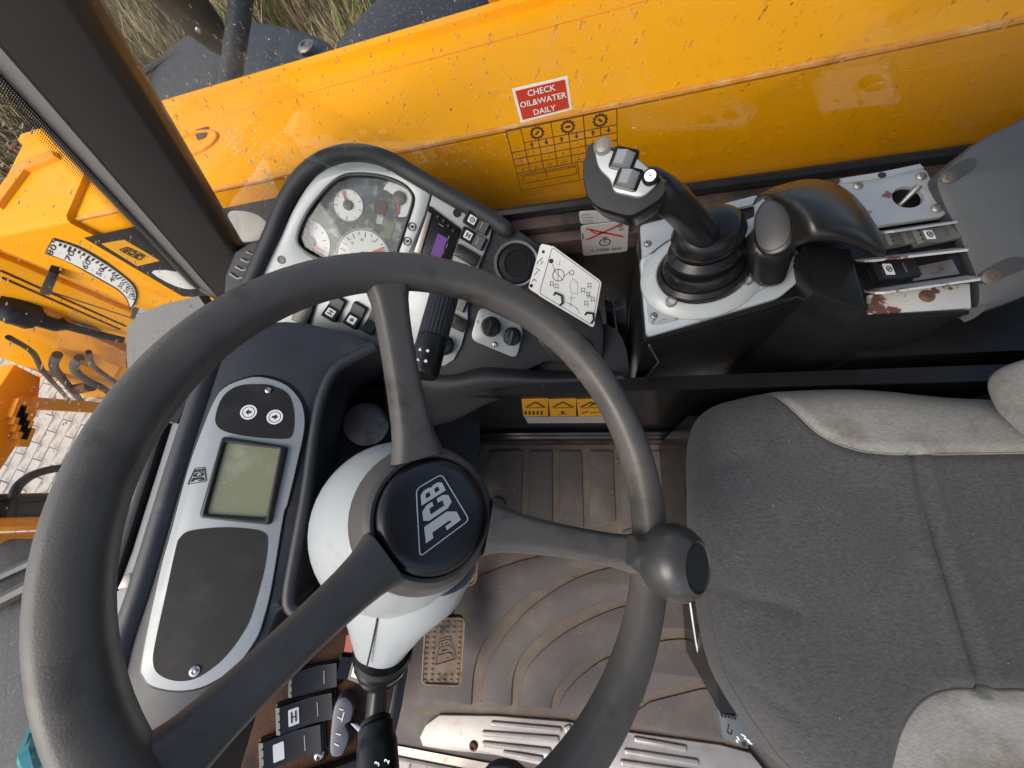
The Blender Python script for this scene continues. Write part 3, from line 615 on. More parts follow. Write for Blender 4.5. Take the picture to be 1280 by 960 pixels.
sg = [((0, 0), (1, 0)), ((1, 0), (1, 1)), ((1, 1), (0, 1)), ((0, 1), (0, 0)), ((.14, 0), (.14, .68)), ((.42, 0), (.42, .68)), ((.71, 0), (.71, .68)), ((.28, .22), (.28, .68)), ((.565, .22), (.565, .68)), ((.855, .22), (.855, .68)),
      ((.14, .22), (1, .22)), ((0, .33), (1, .33)), ((0, .44), (1, .44)), ((0, .55), (1, .55)), ((0, .68), (1, .68)), ((.05, .75), (.6, .75)), ((.05, .88), (.6, .88)), ((.05, .75), (.05, .88)), ((.6, .75), (.6, .88)), ((.3, .7), (.3, .84)), ((.02, .72), (.62, .72)), ((.62, .72), (.62, .97))]
lines('grid_lines', GFr, [(gc(*a), gc(*b)) for a, b in sg], .0011, .001, BROWNINK, dc, px=False)
for k, x in enumerate((.28, .565, .855)):
    c = gc(x, .12); pts = []
    for i in range(48): r = .0088 if i % 4 < 2 else .0074; pts.append((c[0] + r * math.cos(i * 6.283 / 48), c[1] + r * math.sin(i * 6.283 / 48)))
    plate('cog', GFr, [pts, circ(c, .0056)], 0, .001, BROWNINK, dc, px=False); plate('cog_mark', GFr, rect(c, .006, .0022, .7 - k * .7), 0, .001, BROWNINK, dc, px=False)
    for dx, dy in ((-.07, 1), (.07, -1)):
        a = gc(x + dx, .275); s = .0028 * dy; plate('arrow', GFr, [(a[0] - .0024, a[1]), (a[0] + .0024, a[1]), (a[0], a[1] + s * 1.2)], 0, .001, BROWNINK, dc, px=False)
        plate('arrow', GFr, rect((a[0], a[1] - s * .6), .0018, .0035), 0, .001, BROWNINK, dc, px=False)
def gct(s, x, y, sz=.0065):
    a = gc(x, y); vs = V(GFr.w(*a)); d = vs - CAM; c = [sum(AX[r][k] * d[r] for r in range(3)) for k in range(3)]; uv = (640 + FPX * c[0] / c[2], 480 + FPX * c[1] / c[2])
    text('numeral', GFr, s, uv, (69, -14.5), sz, BROWNINK, dc, .001)
for r, row in enumerate((('1', '2', '2', '1', '1', '1', '1'), ('2', '4', '3', '2', '2', '1', '1'), ('3', '5', '4', '3', '2', '', ''), ('4', '6/5', '5/4', '4/3/2', '3/4', '', ''))):
    for c_, s in zip((.07, .21, .35, .49, .635, .78, .92), row):
        if s: gct(s, c_, (.385, .495, .615, .66)[r] - .0 if r < 3 else .645 - .0, .006 if r < 3 else .0045)
for k in range(3): plate('dot', GFr, circ(gc(.68, .72 + k * .045), .0016, 8), 0, .001, BROWNINK, dc, px=False)
# ------------------------------------------------------------------ dashboard mouldings
DN = V((.2, -.5, .84)).normalized()
D = Fr(onz(450, 280, .60), DN, (1, .25, 0))
L = Fr(onz(310, 600, .60), (.42, 0, .91), (0, 1, 0))
dash = T('dashboard', 'black moulded dashboard wrapping round the steering column', 'dashboard', (-.35, .15, .45))
podL = cr([(150, 870), (158, 815), (185, 730), (225, 590), (258, 490), (275, 440), (310, 412), (360, 402), (420, 412), (470, 430), (478, 440), (440, 450), (420, 465), (407, 490), (397, 530), (385, 617), (372, 690), (362, 740), (362, 758), (352, 768), (340, 800), (318, 850), (295, 890), (262, 925), (215, 940), (172, 925)], 4)
plate('display_pod', L, podL, -.14, .012, NAVY, dash, .014)
# raised lip round the pod's inner edge
mk('recess_lip', *tube([L.w(*L.p(u, v), .006) for u, v in cr([(470, 436), (440, 450), (420, 465), (407, 490), (397, 530), (385, 617), (372, 690), (364, 738), (367, 758), (385, 768)], 5, False)], .008, 10), NAVY, dash)
mk('front_ridge', *tube([L.w(*L.p(u, v), .004) for u, v in cr([(150, 850), (160, 800), (185, 725), (225, 590), (256, 492), (280, 430)], 5, False)], .013, 12), NAVY, dash)
podD = cr([(306, 362), (322, 325), (338, 290), (352, 252), (372, 219), (396, 198), (425, 187), (455, 186), (487, 195), (525, 217), (570, 242), (620, 270), (655, 292), (690, 318), (730, 362), (753, 395), (752, 455), (720, 470), (690, 452), (650, 466), (600, 462), (560, 476), (520, 468), (470, 438), (400, 420), (330, 410), (300, 395)], 4)
cluster = cr([(372, 297), (382, 270), (400, 245), (420, 225), (440, 217), (475, 219), (500, 227), (514, 238), (519, 252), (510, 282), (500, 312), (490, 330), (440, 334), (400, 326), (378, 312)], 4)
plate('instrument_pod', D, [podD, cluster], -.13, -.002, BLACKP, dash, .004)
mk('pod_rim', *tube([D.w(*D.p(u, v), .004) for u, v in cr([(312, 362), (326, 330), (343, 292), (357, 257), (377, 225), (400, 205), (428, 194), (456, 193), (486, 201), (522, 222), (567, 248), (612, 273), (640, 293)], 6, False)], [.004] + [.0115] * 70 + [.008, .004], 12), BLACKP, dash)
# lower moulding under the instruments
rowA = [D.w(*D.p(u, v), -.006) for u, v in ((470, 434), (510, 455), (540, 468), (570, 470), (600, 455), (650, 462), (700, 466), (770, 462))]
rowB = [onz(u, v, z) for u, v, z in ((478, 452, .50), (510, 470, .49), (540, 478, .485), (570, 478, .485), (605, 472, .48), (650, 476, .475), (705, 476, .47), (778, 470, .47))]
rowC = [onz(u, v, z) for u, v, z in ((480, 500, .44), (510, 512, .435), (540, 515, .43), (575, 508, .43), (610, 494, .43), (650, 487, .43), (705, 482, .435), (784, 476, .44))]
rowE = [onz(u, v, z) for u, v, z in ((490, 552, .40), (515, 552, .40), (545, 551, .40), (572, 543, .405), (602, 520, .41), (646, 501, .415), (702, 494, .42), (788, 486, .42))]
rowF = [p + V((0, .12, .0)) for p in rowE]
mk('lower_moulding', *grid([rowA, rowB, rowC, rowE, rowF]), BLACKP, dash, sub=2, sharp=180)
mk('moulding_step', *tube([onz(u, v, z) for u, v, z in ((598, 488, .447), (640, 480, .45), (672, 476, .452), (680, 480, .45), (684, 492, .44))], .003, 6), BLACKP, dash)
# dark back of the recess behind the column
RB = Fr(onz(450, 540, .42), (.55, -.1, .83))
plate('recess_back', RB, [(385, 470), (480, 425), (600, 450), (600, 560), (470, 800), (340, 800)], -.02, 0, BLACKS, dash)
# silver fascia with cut-outs
fas = cr([(326, 352), (336, 330), (350, 302), (367, 265), (385, 235), (407, 211), (430, 202), (460, 202), (485, 209), (520, 225)], 4, False)[:-1] + [(540.5, 236.5), (520, 312), (490, 437), (469, 431), (424, 416), (394, 411), (337, 403), (318, 385)]
plate('cluster_fascia', D, [fas, cluster], -.004, .004, SILVER, dash, .0015)
plate('radio_fascia', D, [(542.5, 237.5), (585, 266), (616, 283), (612, 300), (594, 345), (585, 382), (585, 400), (577, 432), (567, 450), (555, 457), (537, 454), (500, 440), (492, 436), (522, 313)], -.004, .004, SILVER, dash, .0015)
plate('knob_plate', D, rnd(D.ps([(600, 382), (655, 408), (646, 448), (588, 424)]), .012), -.004, .005, SILVER, dash, .0015, px=False)
for uv in ((354, 325), (572, 267)): mk('screw_hole', *lathe(D.w(*D.p(*uv), .0038), D.n, [(.0058, 0), (.0058, .0012), (.0044, .0012), (.004, .0004), (0, .0004)], 16), GLOSSB, dash)
bolt('screw', D, (619, 430), .0045, dash, h=.005)
plate('pocket_lid', D, [(672, 425), (700, 400), (742, 430), (735, 462), (690, 452)], -.004, .002, BLACKS, dash, .002)
# lower switch panel beside the column
B = Fr(onz(400, 880, .50), (.40, -.05, .92), (1, 0, 0))
plate('switch_plate', B, [(352, 770), (378, 766), (400, 780), (512, 792), (508, 850), (492, 930), (470, 1010), (300, 1010), (300, 960), (330, 860), (345, 800)], -.02, 0, BROWNF, dash, .003)
plate('edge_trim', B, [(503, 800), (514, 800), (503, 880), (492, 925), (480, 990), (466, 990), (484, 900)], -.02, .008, BLACKS, dash, .003)
plate('edge_trim', B, [(340, 975), (420, 950), (470, 930), (472, 950), (420, 975), (340, 1000)], -.02, .014, BLACKS, dash, .003)
bolt('screw', B, (400, 943), .007, dash, h=0, hh=.006)
plate('pink_label', B, [(434, 792), (452, 792), (452, 815), (431, 813)], 0, .004, PINK, dash)

# ------------------------------------------------------------------ instrument cluster
ic = T('instrument_cluster', 'dial cluster with white gauges and red needles behind a dusty lens', 'instrument cluster', D.w(*D.p(445, 275)))
CF = D.up(-.012)
plate('dial_face', D, cluster, -.02, -.012, mat('dial_grey', srgb('3f4548'), .5, var=.45, vs=26, dirt=[(srgb('9aa09d'), 55, .50, .64), (srgb('62748a'), 16, .55, .7)]), ic)
plate('bezel', D, [cluster, inset(D.ps(cluster), .0) and [tuple(p) for p in cr([(376, 297), (386, 271), (403, 247), (422, 228), (441, 221), (474, 222.5), (498, 230), (511, 240), (515, 252), (506, 282), (496, 310), (487, 326), (440, 330), (402, 322), (381, 310)], 4)]], -.012, .006, BLACKS, ic, .001)
def gauge(uv, r, a0, a1, na, m=WHITE, label=None, full=True, ticks=9, hub=.3, nl=.85):
    c = CF.p(*uv); g = None
    if full: loop = circ(c, r, 40)
    else: loop = [c] + [(c[0] + r * math.cos(a0 + (a1 - a0) * i / 16), c[1] + r * math.sin(a0 + (a1 - a0) * i / 16)) for i in range(17)]
    g = plate('gauge', CF, loop, 0, .0016, m, ic, px=False)
    if label: g['label'] = label
    plate('dial_ring', CF, [circ(c, r * .99, 40), circ(c, r * .93, 40)], 0, .002, GREYINK, g, px=False) if full else None
    segs = []
    for i in range(ticks):
        a = a0 + (a1 - a0) * i / (ticks - 1); k = .70 if i % 2 == 0 else .78; segs.append(((c[0] + r * k * math.cos(a), c[1] + r * k * math.sin(a)), (c[0] + r * .88 * math.cos(a), c[1] + r * .88 * math.sin(a))))
    lines('ticks', CF, segs, .0009, .0022, BLACKINK, g, px=False)
    e = (c[0] + r * nl * math.cos(na), c[1] + r * nl * math.sin(na)); s = (c[0] - r * .3 * math.cos(na), c[1] - r * .3 * math.sin(na)); p = V((-math.sin(na), math.cos(na))) * r * .06
    plate('needle', CF, [(s[0] - p.x * 1.4, s[1] - p.y * 1.4), (s[0] + p.x * 1.4, s[1] + p.y * 1.4), (e[0] + p.x * .4, e[1] + p.y * .4), (e[0] - p.x * .4, e[1] - p.y * .4)], .0035, .0045, RED, g, px=False)
    mk('needle_hub', *lathe(CF.w(*c, 0), CF.n, [(r * hub, .001), (r * hub, .005), (r * hub * .8, .006), (0, .006)], 18), mat('grey_cap', srgb('5a5b58'), .5), g)
def ang(uv, to):
    a, b = V(CF.p(*uv)), V(CF.p(*to)); d = b - a; return math.atan2(d.y, d.x)
r0 = (V(CF.p(436, 257)) - V(CF.p(455, 263))).length
gauge((436, 257), r0, 0, 5.6, ang((436, 257), (429, 240)))
c1 = (500, 248); ra = (V(CF.p(*c1)) - V(CF.p(478, 243))).length
gauge(c1, ra, ang(c1, (478, 236)), ang(c1, (498, 272)), ang(c1, (498, 270)), full=False, ticks=5, hub=.36)
c2 = (385, 304); rb = (V(CF.p(*c2)) - V(CF.p(411, 318))).length
gauge(c2, rb, ang(c2, (410, 322)), ang(c2, (388, 282)), ang(c2, (409, 317)), full=False, ticks=6, hub=.36)
c3 = (455, 322); rc = (V(CF.p(*c3)) - V(CF.p(421, 312))).length
gauge(c3, rc, 0, 3.3, ang(c3, (484, 308)), ticks=13, hub=.2)
for s, uv in (('15', (441, 304)), ('20', (453, 300)), ('25', (467, 302)), ('10', (431, 313)), ('rpm', (437, 299))): text('numeral', CF, s, uv, (20, 6), .005 if s != 'rpm' else .0035, BLACKINK, ic, .0022)
plate('warning_lamp', CF, [(470, 249), (485, 254), (481, 270), (467, 266)], 0, .0008, mat('dim_red_lamp', srgb('4a2622'), .5), ic)
plate('warning_lamp', CF, [(472, 270), (480, 272), (478, 281), (470, 279)], 0, .0009, mat('pale_lamp', srgb('aab0a8'), .5), ic)
plate('warning_lamp', CF, [(484, 275), (495, 278), (488, 300), (480, 296)], 0, .0008, mat('dim_green_lamp', srgb('6f7a55'), .5), ic)
plate('lens', D, inset(D.ps(cluster)[::-1], .0) if False else D.ps([(377, 297), (387, 271), (404, 247), (423, 229), (441, 222), (474, 223.5), (497, 231), (510, 241), (514, 252), (505, 282), (495, 310), (486, 325), (440, 329), (403, 321), (382, 309)]), .0, .0015, LENS, ic, px=False)
for k, uv in enumerate(((516, 284), (510, 302))):
    c = D.p(*uv); b = plate('button', D, [circ(c, .0058, 24), circ(c, .0046, 24)], .003, .0055, BLACKINK, ic, px=False); plate('symbol', D, circ(c, .0022, 10), .003, .0055, BLACKINK, b, px=False)

# ------------------------------------------------------------------ radio
ra_ = T('radio', 'small black car radio with a purple lit display', 'radio', D.w(*D.p(548, 300)))
rq = [(537, 257), (577, 287), (556, 348), (510, 322)]
plate('body', D, rnd(D.ps(rq), .004), -.004, .009, GLOSSB, ra_, .002, px=False)
plate('trim_bar', D, [(537, 266), (542, 269), (528, 318), (520, 316)], .009, .012, STEEL, ra_, .001)
plate('display', D, [(549, 293), (561, 299), (553, 323), (540, 319)], .009, .0105, PURPLE, ra_)
for uv in ((556, 278), (562, 284), (549, 273), (568, 290)): mk('button', *lathe(D.w(*D.p(*uv), .009), D.n, [(.0026, 0), (.0026, .002), (.002, .003), (0, .003)], 12), BLACKS, ra_)
lines('marks', D, [((563, 296), (560, 303)), ((561, 305), (559, 311)), ((557, 312), (555, 319)), ((550, 281), (556, 285))], .0008, .0097, GREYINK, ra_)

# ------------------------------------------------------------------ rocker switches
def rocker(fr, uv, d, w, l, label, icon=True, dots=3, bar=True, h=.0, tilt=.004, grp='rocker switches', body=BLACKS, glyph=0):
    """d = pixel direction of the long side; w, l in metres; icon end is at +d"""
    c = V(fr.p(*uv)); e = (V(fr.p(uv[0] + d[0], uv[1] + d[1])) - c).normalized(); a = math.atan2(e.y, e.x); s = V((-e.y, e.x))
    t = T('rocker_switch', label, 'switch', fr.w(*c, h), grp)
    plate('bezel', fr, rnd(rect(c, l * 1.06, w * 1.08, a), .002), h, h + .003, GLOSSB, t, .001, px=False)
    # rocker body: two slopes meeting in a valley
    vs = []; prof = [(-.5, .0), (-.5, .006), (-.46, .0085), (-.05, .0055), (.42, .0085 + tilt), (.5, .006 + tilt), (.5, .0)]
    for sd in (-1, 1):
        for x, z in prof: vs.append(fr.w(*(c + e * x * l + s * sd * w / 2), h + z))
    n = len(prof); fs = [tuple(range(n)), tuple(range(n, 2 * n))[::-1]] + [(i, i + 1, n + i + 1, n + i) for i in range(n - 1)]
    mk('rocker', vs, fs, body, t, sharp=30)
    def top(x): return .0055 + (.003 + tilt) * (x + .05) / .47 if x > -.05 else .0055 + .003 * (-.05 - x) / .41
    sl = (top(.3) - top(.1)) / (.2 * l)
    f2 = Fr(fr.w(*(c + e * .2 * l), h + top(.2) + .0004), fr.n - (fr.x * e.x + fr.y * e.y) * sl, fr.x * e.x + fr.y * e.y)
    if icon:
        ic_ = plate('icon', f2, rnd(rect((0, 0), .011, w * .62), .0012), 0, .0006, ICON, t, px=False)
        if glyph == 1: pl = [prism(f2, [circ((0, 0), .0036, 16), circ((0, 0), .0026, 16)], .0004, .0011), prism(f2, circ((0, 0), .0012, 8), .0004, .0011)]
        elif glyph == 2: pl = [prism(f2, circ((.0018 * math.cos(k * 1.05), .0018 * math.sin(k * 1.05)), .0011, 8), .0004, .0011) for k in range(6)]
        elif glyph == 3: pl = []
        else: pl = [prism(f2, rect((x, 0), .0014, w * .4), .0004, .0011) for x in (-.0022, .0022)] + [prism(f2, rect((0, 0), .005, .001), .0004, .0011)]
        if pl: mk('glyph', *merge(*pl), BLACKINK, ic_, smooth=False)
    for k in range(dots):
        mk('grip_dot', *lathe(f2.w(l * .235, (k - (dots - 1) / 2) * w * .3, 0), f2.n, [(.0009, -.0005), (.0009, .0006), (0, .001)], 6), BLACKINK, t)
    if bar: plate('light_bar', fr, rect(c - e * l * .2, .0011, w * .55, a), h, h + .0075, STEEL, t, px=False)
    return t
def blank(fr, uv, d, w, l, label, h=0):
    c = V(fr.p(*uv)); e = V(fr.p(uv[0] + d[0], uv[1] + d[1])) - c
    o = plate('switch_blank', fr, rnd(rect(c, l, w, math.atan2(e.y, e.x)), .002), h, h + .006, BLACKS, None, .001, px=False); tag(o, label, 'blanking plate', 'switch blanks'); return o
DH = .004
rocker(D, (597, 280), (-26, -15), .017, .036, 'upper of the two icon switches right of the radio', h=DH, glyph=3 - 2)
rocker(D, (592, 299), (-26, -15), .017, .036, 'lower of the two icon switches right of the radio', h=DH, glyph=0)
blank(D, (584, 320), (26, 15), .018, .036, 'black blank plate below the radio side switches', DH)
rocker(D, (570, 377), (-26, -13), .018, .034, 'icon switch half hidden under the wheel rim beside the stalk', h=DH, glyph=0)
blank(D, (570, 402), (26, 13), .019, .034, 'black blank plate above the round knob by the stalk', DH)
blank(D, (383, 388), (9, -26), .024, .04, 'black blank plate left of the two lower fascia switches', DH)
rocker(D, (421, 385), (-3, 6), .019, .036, 'left of the lower fascia switches with bucket icon', h=DH, glyph=0, bar=False)
rocker(D, (447, 394), (-3, 6), .019, .036, 'right of the lower fascia switches with fan icon', h=DH, glyph=2, bar=False)
rocker(D, (468, 402), (-3, 6), .016, .036, 'lower fascia switch tucked against the upper spoke', h=DH, icon=False, bar=False)
rocker(B, (395, 845), (-30, 6), .026, .056, 'plain black switch beside the lower left spoke', icon=False)
rocker(B, (441, 833), (30, 4), .024, .034, 'lamp icon switch half under the column gaiter', h=0, glyph=1, bar=False)
rocker(B, (385, 886), (-30, 8), .028, .064, 'middle column switch showing a partly hidden white icon', glyph=0)
rocker(B, (368, 928), (-30, 9), .029, .068, 'lowest switch with a blank white square icon', glyph=3)
lk = T('lever_latch', 'grey rounded latch knob with white marks beside the gear lever', 'latch', B.w(*B.p(428, 900)))
plate('latch_body', B, cr([(418, 935), (416, 920), (420, 880), (428, 864), (438, 864), (445, 875), (442, 892), (436, 897), (440, 910), (436, 925), (430, 935)], 4), 0, .016, mat('grey_latch', srgb('5c5d66'), .45, var=.15), lk, .004)
lines('white_marks', B, [((428, 876), (433, 878)), ((426, 886), (431, 889)), ((424, 906), (430, 908)), ((422, 918), (428, 921)), ((434, 880), (431, 892))], .0012, .0166, ICON, lk)
plate('catch', B, [(440, 895), (450, 896), (458, 905), (452, 908)], .006, .014, CHROME, lk, .001)

# ------------------------------------------------------------------ knobs and vents
def knob(fr, uv, r, label, h=.005):
    t = T('control_knob', label, 'knob', fr.w(*fr.p(*uv), h), 'round dash knobs'); o = fr.w(*fr.p(*uv), h); f = Fr(o, fr.n, fr.x)
    fl_ = []
    for i in range(48): k = r * (1 if i % 3 else .9); fl_.append((k * math.cos(i * 6.283 / 48), k * math.sin(i * 6.283 / 48)))
    plate('grip', f, fl_, .003, .017, BLACKS, t, .003, px=False); plate('skirt', f, circ((0, 0), r * 1.12, 28), 0, .004, GLOSSB, t, .001, px=False)
    plate('grip_bar', f, rnd(rect((0, 0), r * 1.7, r * .45, 1.0), .002), .017, .021, BLACKS, t, .0015, px=False); plate('pointer_dot', f, circ((r * .55, r * .55), .001, 8), .017, .0178, ICON, t, px=False)
knob(D, (614, 408), .0135, 'black fan knob on the silver plate right of the blanks'); knob(D, (640, 420), .0125, 'black heat knob at the end of the silver knob plate'); knob(D, (556, 431), .0135, 'black round knob at the foot of the radio fascia')
text('numeral', D, '0', (597.5, 402), (26, 12), .006, BLACKINK, dash, .0056); text('numeral', D, '1', (603, 395), (26, 12), .006, BLACKINK, dash, .0056)
def vent(fr, uv, r, label, ringm, h=0, louv=True, tiltn=.07):
    t = T('air_vent', label, 'air vent', fr.w(*fr.p(*uv), h), 'round air vents'); f = Fr(fr.w(*fr.p(*uv), h), fr.n, fr.x)
    mk('ring', *lathe(f.o, f.n, [(r * .86, -.01), (r * 1.06, -.002), (r * 1.07, .004), (r, .008), (r * .93, .006), (r * .9, -.01)], 40), ringm, t)
    mk('cup', *lathe(f.o, f.n, [(r * .92, 0), (r * .9, -.02), (0, -.022)], 32), GLOSSB, t)
    g = Fr(f.o + f.n * .0, f.n + f.x * tiltn, f.x); mk('flap', *lathe(g.o, g.n, [(r * .84, -.004), (r * .84, .002), (r * .6, .003), (r * .55, .001), (0, .001)], 32), BLACKS, t)
    return t
vent(D, (646, 330), .031, 'round silver ringed air vent beside the instruction card', mat('brushed_ring', srgb('9a9c9d'), .35, metal=.6), h=.0)
vent(RB, (458, 531), .034, 'round air vent in the recess behind the steering column', BLACKS, h=.01)
mk('vent_rim', *lathe(RB.w(*RB.p(458, 531), .016), RB.n, [(.0345, 0), (.036, .002), (.0345, .003)], 40), STEEL, bpy.data.objects['air_vent.001'])
sv = T('side_vent', 'small louvred demister vent at the pillar foot', 'air vent', D.w(*D.p(312, 325)))
plate('housing', D, [(280, 385), (282, 345), (294, 315), (316, 301), (334, 297), (326, 322), (310, 360), (300, 385)], -.06, .004, BLACKP, sv, .006)
for k in range(4): mk('louvre', *tube([D.w(*D.p(291 + k * 7, 342 - k * 9), .006), D.w(*D.p(300 + k * 6, 348 - k * 10), .005), D.w(*D.p(309 + k * 4, 346 - k * 10), .004)], .0018, 6), STEEL, sv)

# ------------------------------------------------------------------ display unit
LH = .012
du = T('display_unit', 'long silver display panel with green screen and black fields', 'display', L.w(*L.p(290, 660), LH)); LP = L.up(LH)
sil = cr([(327, 472), (305, 475), (282, 485), (270, 500), (257, 530), (237, 585), (215, 667), (202, 715), (180, 822), (182, 845), (195, 857), (227, 862), (260, 855), (295, 832), (320, 800), (330, 775), (340, 735), (355, 645), (360, 630), (372, 580), (381, 537), (380, 512), (372, 495), (355, 480)], 4)
plate('gasket', LP, [(280 + (u - 280) * 1.035, 665 + (v - 665) * 1.018) for u, v in sil], -.004, .0012, GLOSSB, du, .001)
plate('silver_plate', LP, sil, 0, .003, SILVER, du, .0008)
tb = plate('button_field', LP, cr([(330, 481), (300, 483), (280, 497), (271, 522), (275, 535), (290, 542), (320, 547), (355, 549), (366, 545), (369, 525), (367, 507), (360, 492), (345, 484)], 4), .002, .0036, PANELB, du)
for uv, d in (((312.5, 516), -1), ((345, 522), 1)):
    c = LP.p(*uv); b = plate('push_button', LP, [circ(c, .0092, 32), circ(c, .0072, 32)], .003, .0042, ICON, du, px=False)
    plate('inner_ring', LP, [circ(c, .0062, 28), circ(c, .0048, 28)], .003, .0042, ICON, b, px=False); plate('disc', LP, circ(c, .0048, 24), .003, .0040, ICON, b, px=False)
    e = V(LP.p(uv[0] + d, uv[1])) - V(LP.p(*uv)); e.normalize(); s = V((-e.y, e.x)); cc = V(c)
    plate('arrow', LP, [tuple(cc + e * .0034), tuple(cc + s * .0034), tuple(cc + s * .0013), tuple(cc - e * .003 + s * .0013), tuple(cc - e * .003 - s * .0013), tuple(cc - s * .0013), tuple(cc - s * .0034)], .003, .0046, BLACKINK, b, px=False)
bolt('screw', LP, (337, 489), .0042, du, h=.0036); bolt('screw', LP, (246, 837), .0052, du, h=.0036)
bz = plate('screen_bezel', LP, [rnd(LP.ps([(281, 546), (362, 559), (341, 656), (252, 647)]), .005), rnd(LP.ps([(285, 554), (352, 562), (335, 647), (261, 642)]), .003)], .002, .008, BLACKS, du, .002, px=False)
plate('screen', LP, [(284, 553), (353, 561), (336, 648), (260, 643)], .001, .0042, LCD, bz)
plate('lower_field', LP, cr([(240, 663), (280, 659), (315, 661), (332, 666), (336, 677), (332, 710), (320, 755), (310, 782), (290, 812), (270, 832), (245, 847), (220, 849), (200, 840), (194, 825), (197, 800), (210, 740), (222, 685), (227, 672)], 4), .002, .0036, PANELB, du)
logo('emblem', LP, [(236, 606), (245.5, 585), (258, 584), (260, 602)], BLACKINK, du, h=.0036, frame=.07)

# ------------------------------------------------------------------ instruction card
K = Fr(onz(705, 355, .515), (.12, -.42, .88), (1, 0, 0))
cd_ = T('instruction_card', 'white laminated diagram card clipped right of the air vent', 'card', K.w(*K.p(705, 355)))
plate('back_card', K, rnd(K.ps([(676, 304), (690, 307), (674, 369), (660, 360)]), .004), -.004, -.002, CARD, cd_, px=False)
plate('front_card', K, rnd(K.ps([(689, 306), (752, 352), (742, 410), (671, 368)]), .005), -.001, .001, CARD, cd_, px=False)
o = rnd(K.ps([(690, 309), (750, 353), (740.5, 407), (674, 366.5)]), .004); o = o if area(o) > 0 else o[::-1]
plate('card_border', K, [o, inset(o, .0007)], .001, .0014, BLACKINK, cd_, px=False)
plate('punch_hole', K, circ(K.p(689, 326.5), .0032, 14), .001, .0014, BLACKINK, cd_, px=False); plate('punch_hole', K, circ(K.p(679, 314.5), .0022, 14), -.002, -.0014, BLACKINK, cd_, px=False); plate('punch_hole', K, circ(K.p(664, 357), .0026, 14), -.002, -.0014, BLACKINK, cd_, px=False)
c = K.p(698, 344); plate('diagram', K, [circ(c, .0085, 24), circ(c, .0076, 24)], .001, .0014, BLACKINK, cd_, px=False)
sg = [((692, 337), (704, 351)), ((698, 336), (697, 352)), ((704, 346), (712, 340)), ((690, 330), (694, 338)), ((699, 332), (700, 326)), ((712, 356), (716, 348)), ((716, 348), (722, 354)), ((722, 354), (722, 368)), ((722, 368), (714, 366)), ((714, 366), (712, 356))]
lines('diagram_lines', K, sg[:5], .0006, .0014, BLACKINK, cd_); lines('faint_lines', K, sg[5:], .0006, .0014, GREYINK, cd_)
c = K.p(714.5, 341); plate('symbol', K, [circ(c, .0036, 16), circ(c, .0028, 16)], .001, .0014, BLACKINK, cd_, px=False)
def fork(u, v, a=0):
    return [((u - 2.2, v + 3.5), (u - 2.2, v - 3)), ((u - 2.2, v - 3), (u + 3, v - 2)), ((u + 1.6, v + 4), (u + 1.6, v - 1)), ((u - 2.2, v + 1), (u + 1.6, v + 1.6))]
lines('fork_symbols', K, sum([fork(u, v) for u, v in ((690, 355), (696, 358), (737, 357), (729, 363), (741, 374), (733, 379), (735.5, 368))], []), .0007, .0014, BLACKINK, cd_)
lines('arrow_cross', K, [((711, 372), (719, 373)), ((715, 368), (714, 377)), ((733, 369), (739, 371)), ((736, 366), (735, 374)), ((713, 378), (712, 384)), ((712, 380), (722, 386)), ((708, 378), (716, 381)), ((720, 384), (724, 392))], .0008, .0014, GREYINK, cd_)
lines('strip_marks', K, [((674, 326), (678, 322)), ((670, 335), (675, 338)), ((668, 344), (672, 339)), ((671, 330), (673, 326)), ((667, 349), (671, 351)), ((676, 330), (679, 326)), ((665, 352), (668, 348))], .0009, -.0013, BLACKINK, cd_)
for pth in ([(691, 372), (694, 366), (702, 370), (703, 379), (697, 385)], [(730, 396), (733, 391), (741, 392), (742, 400), (736, 407), (731, 406)]):
    mk('tie_ring', *tube([K.w(*K.p(u, v), .004 if i in (1, 2, 3) else -.004) for i, (u, v) in enumerate(pth)], .0016, 8), BLACKS, cd_)

# ------------------------------------------------------------------ stickers on the side wall and by the footwell
W = Fr((0, .3725, .4), (0, -1, 0))
s2 = T('hand_warning_sticker', 'grey sticker with red crossed hand and > 1000 rpm text on the side wall', 'sticker', W.w(*W.p(756, 292)))
plate('sheet', W, rnd(W.ps([(725.5, 282), (786, 275), (784, 313.5), (729, 319.5)]), .006), 0, .001, STICKG, s2, px=False)
plate('upper_sheet', W, rnd(W.ps([(723, 264), (745, 263), (787, 272), (786, 273.5), (726, 280)]), .006), 0, .001, STICKG, s2, px=False)
lines('red_cross', W, [((733, 299), (780, 278)), ((733, 285), (779, 295))], .0032, .0014, REDINK, s2)
text('lettering', W, '> 1000 rpm', (757.5, 311), (30, -3.2), .0098, BLACKINK, s2, .0014, .008)
c = W.p(756, 302); plate('engine_symbol', W, [circ(c, .0085, 20), circ(c, .007, 20)], 0, .0014, BLACKINK, s2, px=False)
lines('engine_symbol', W, [((756, 296), (756, 303)), ((752, 296), (760, 295.5)), ((728, 291), (729, 298)), ((771, 281), (776, 279)), ((773, 284), (779, 281)), ((774, 287), (780, 285)), ((738, 287), (744, 291)), ((744, 291), (752, 290)), ((752, 290), (764, 291))], .0014, .0014, BLACKINK, s2)
lines('small_print', W, [((727, 268), (738, 267)), ((727, 271.5), (741, 270.5)), ((728, 275), (740, 274)), ((728, 278), (742, 276.5))], .0018, .0014, GREYINK, s2)
Wf = Fr((0, .1496, .3), (0, -1, 0))
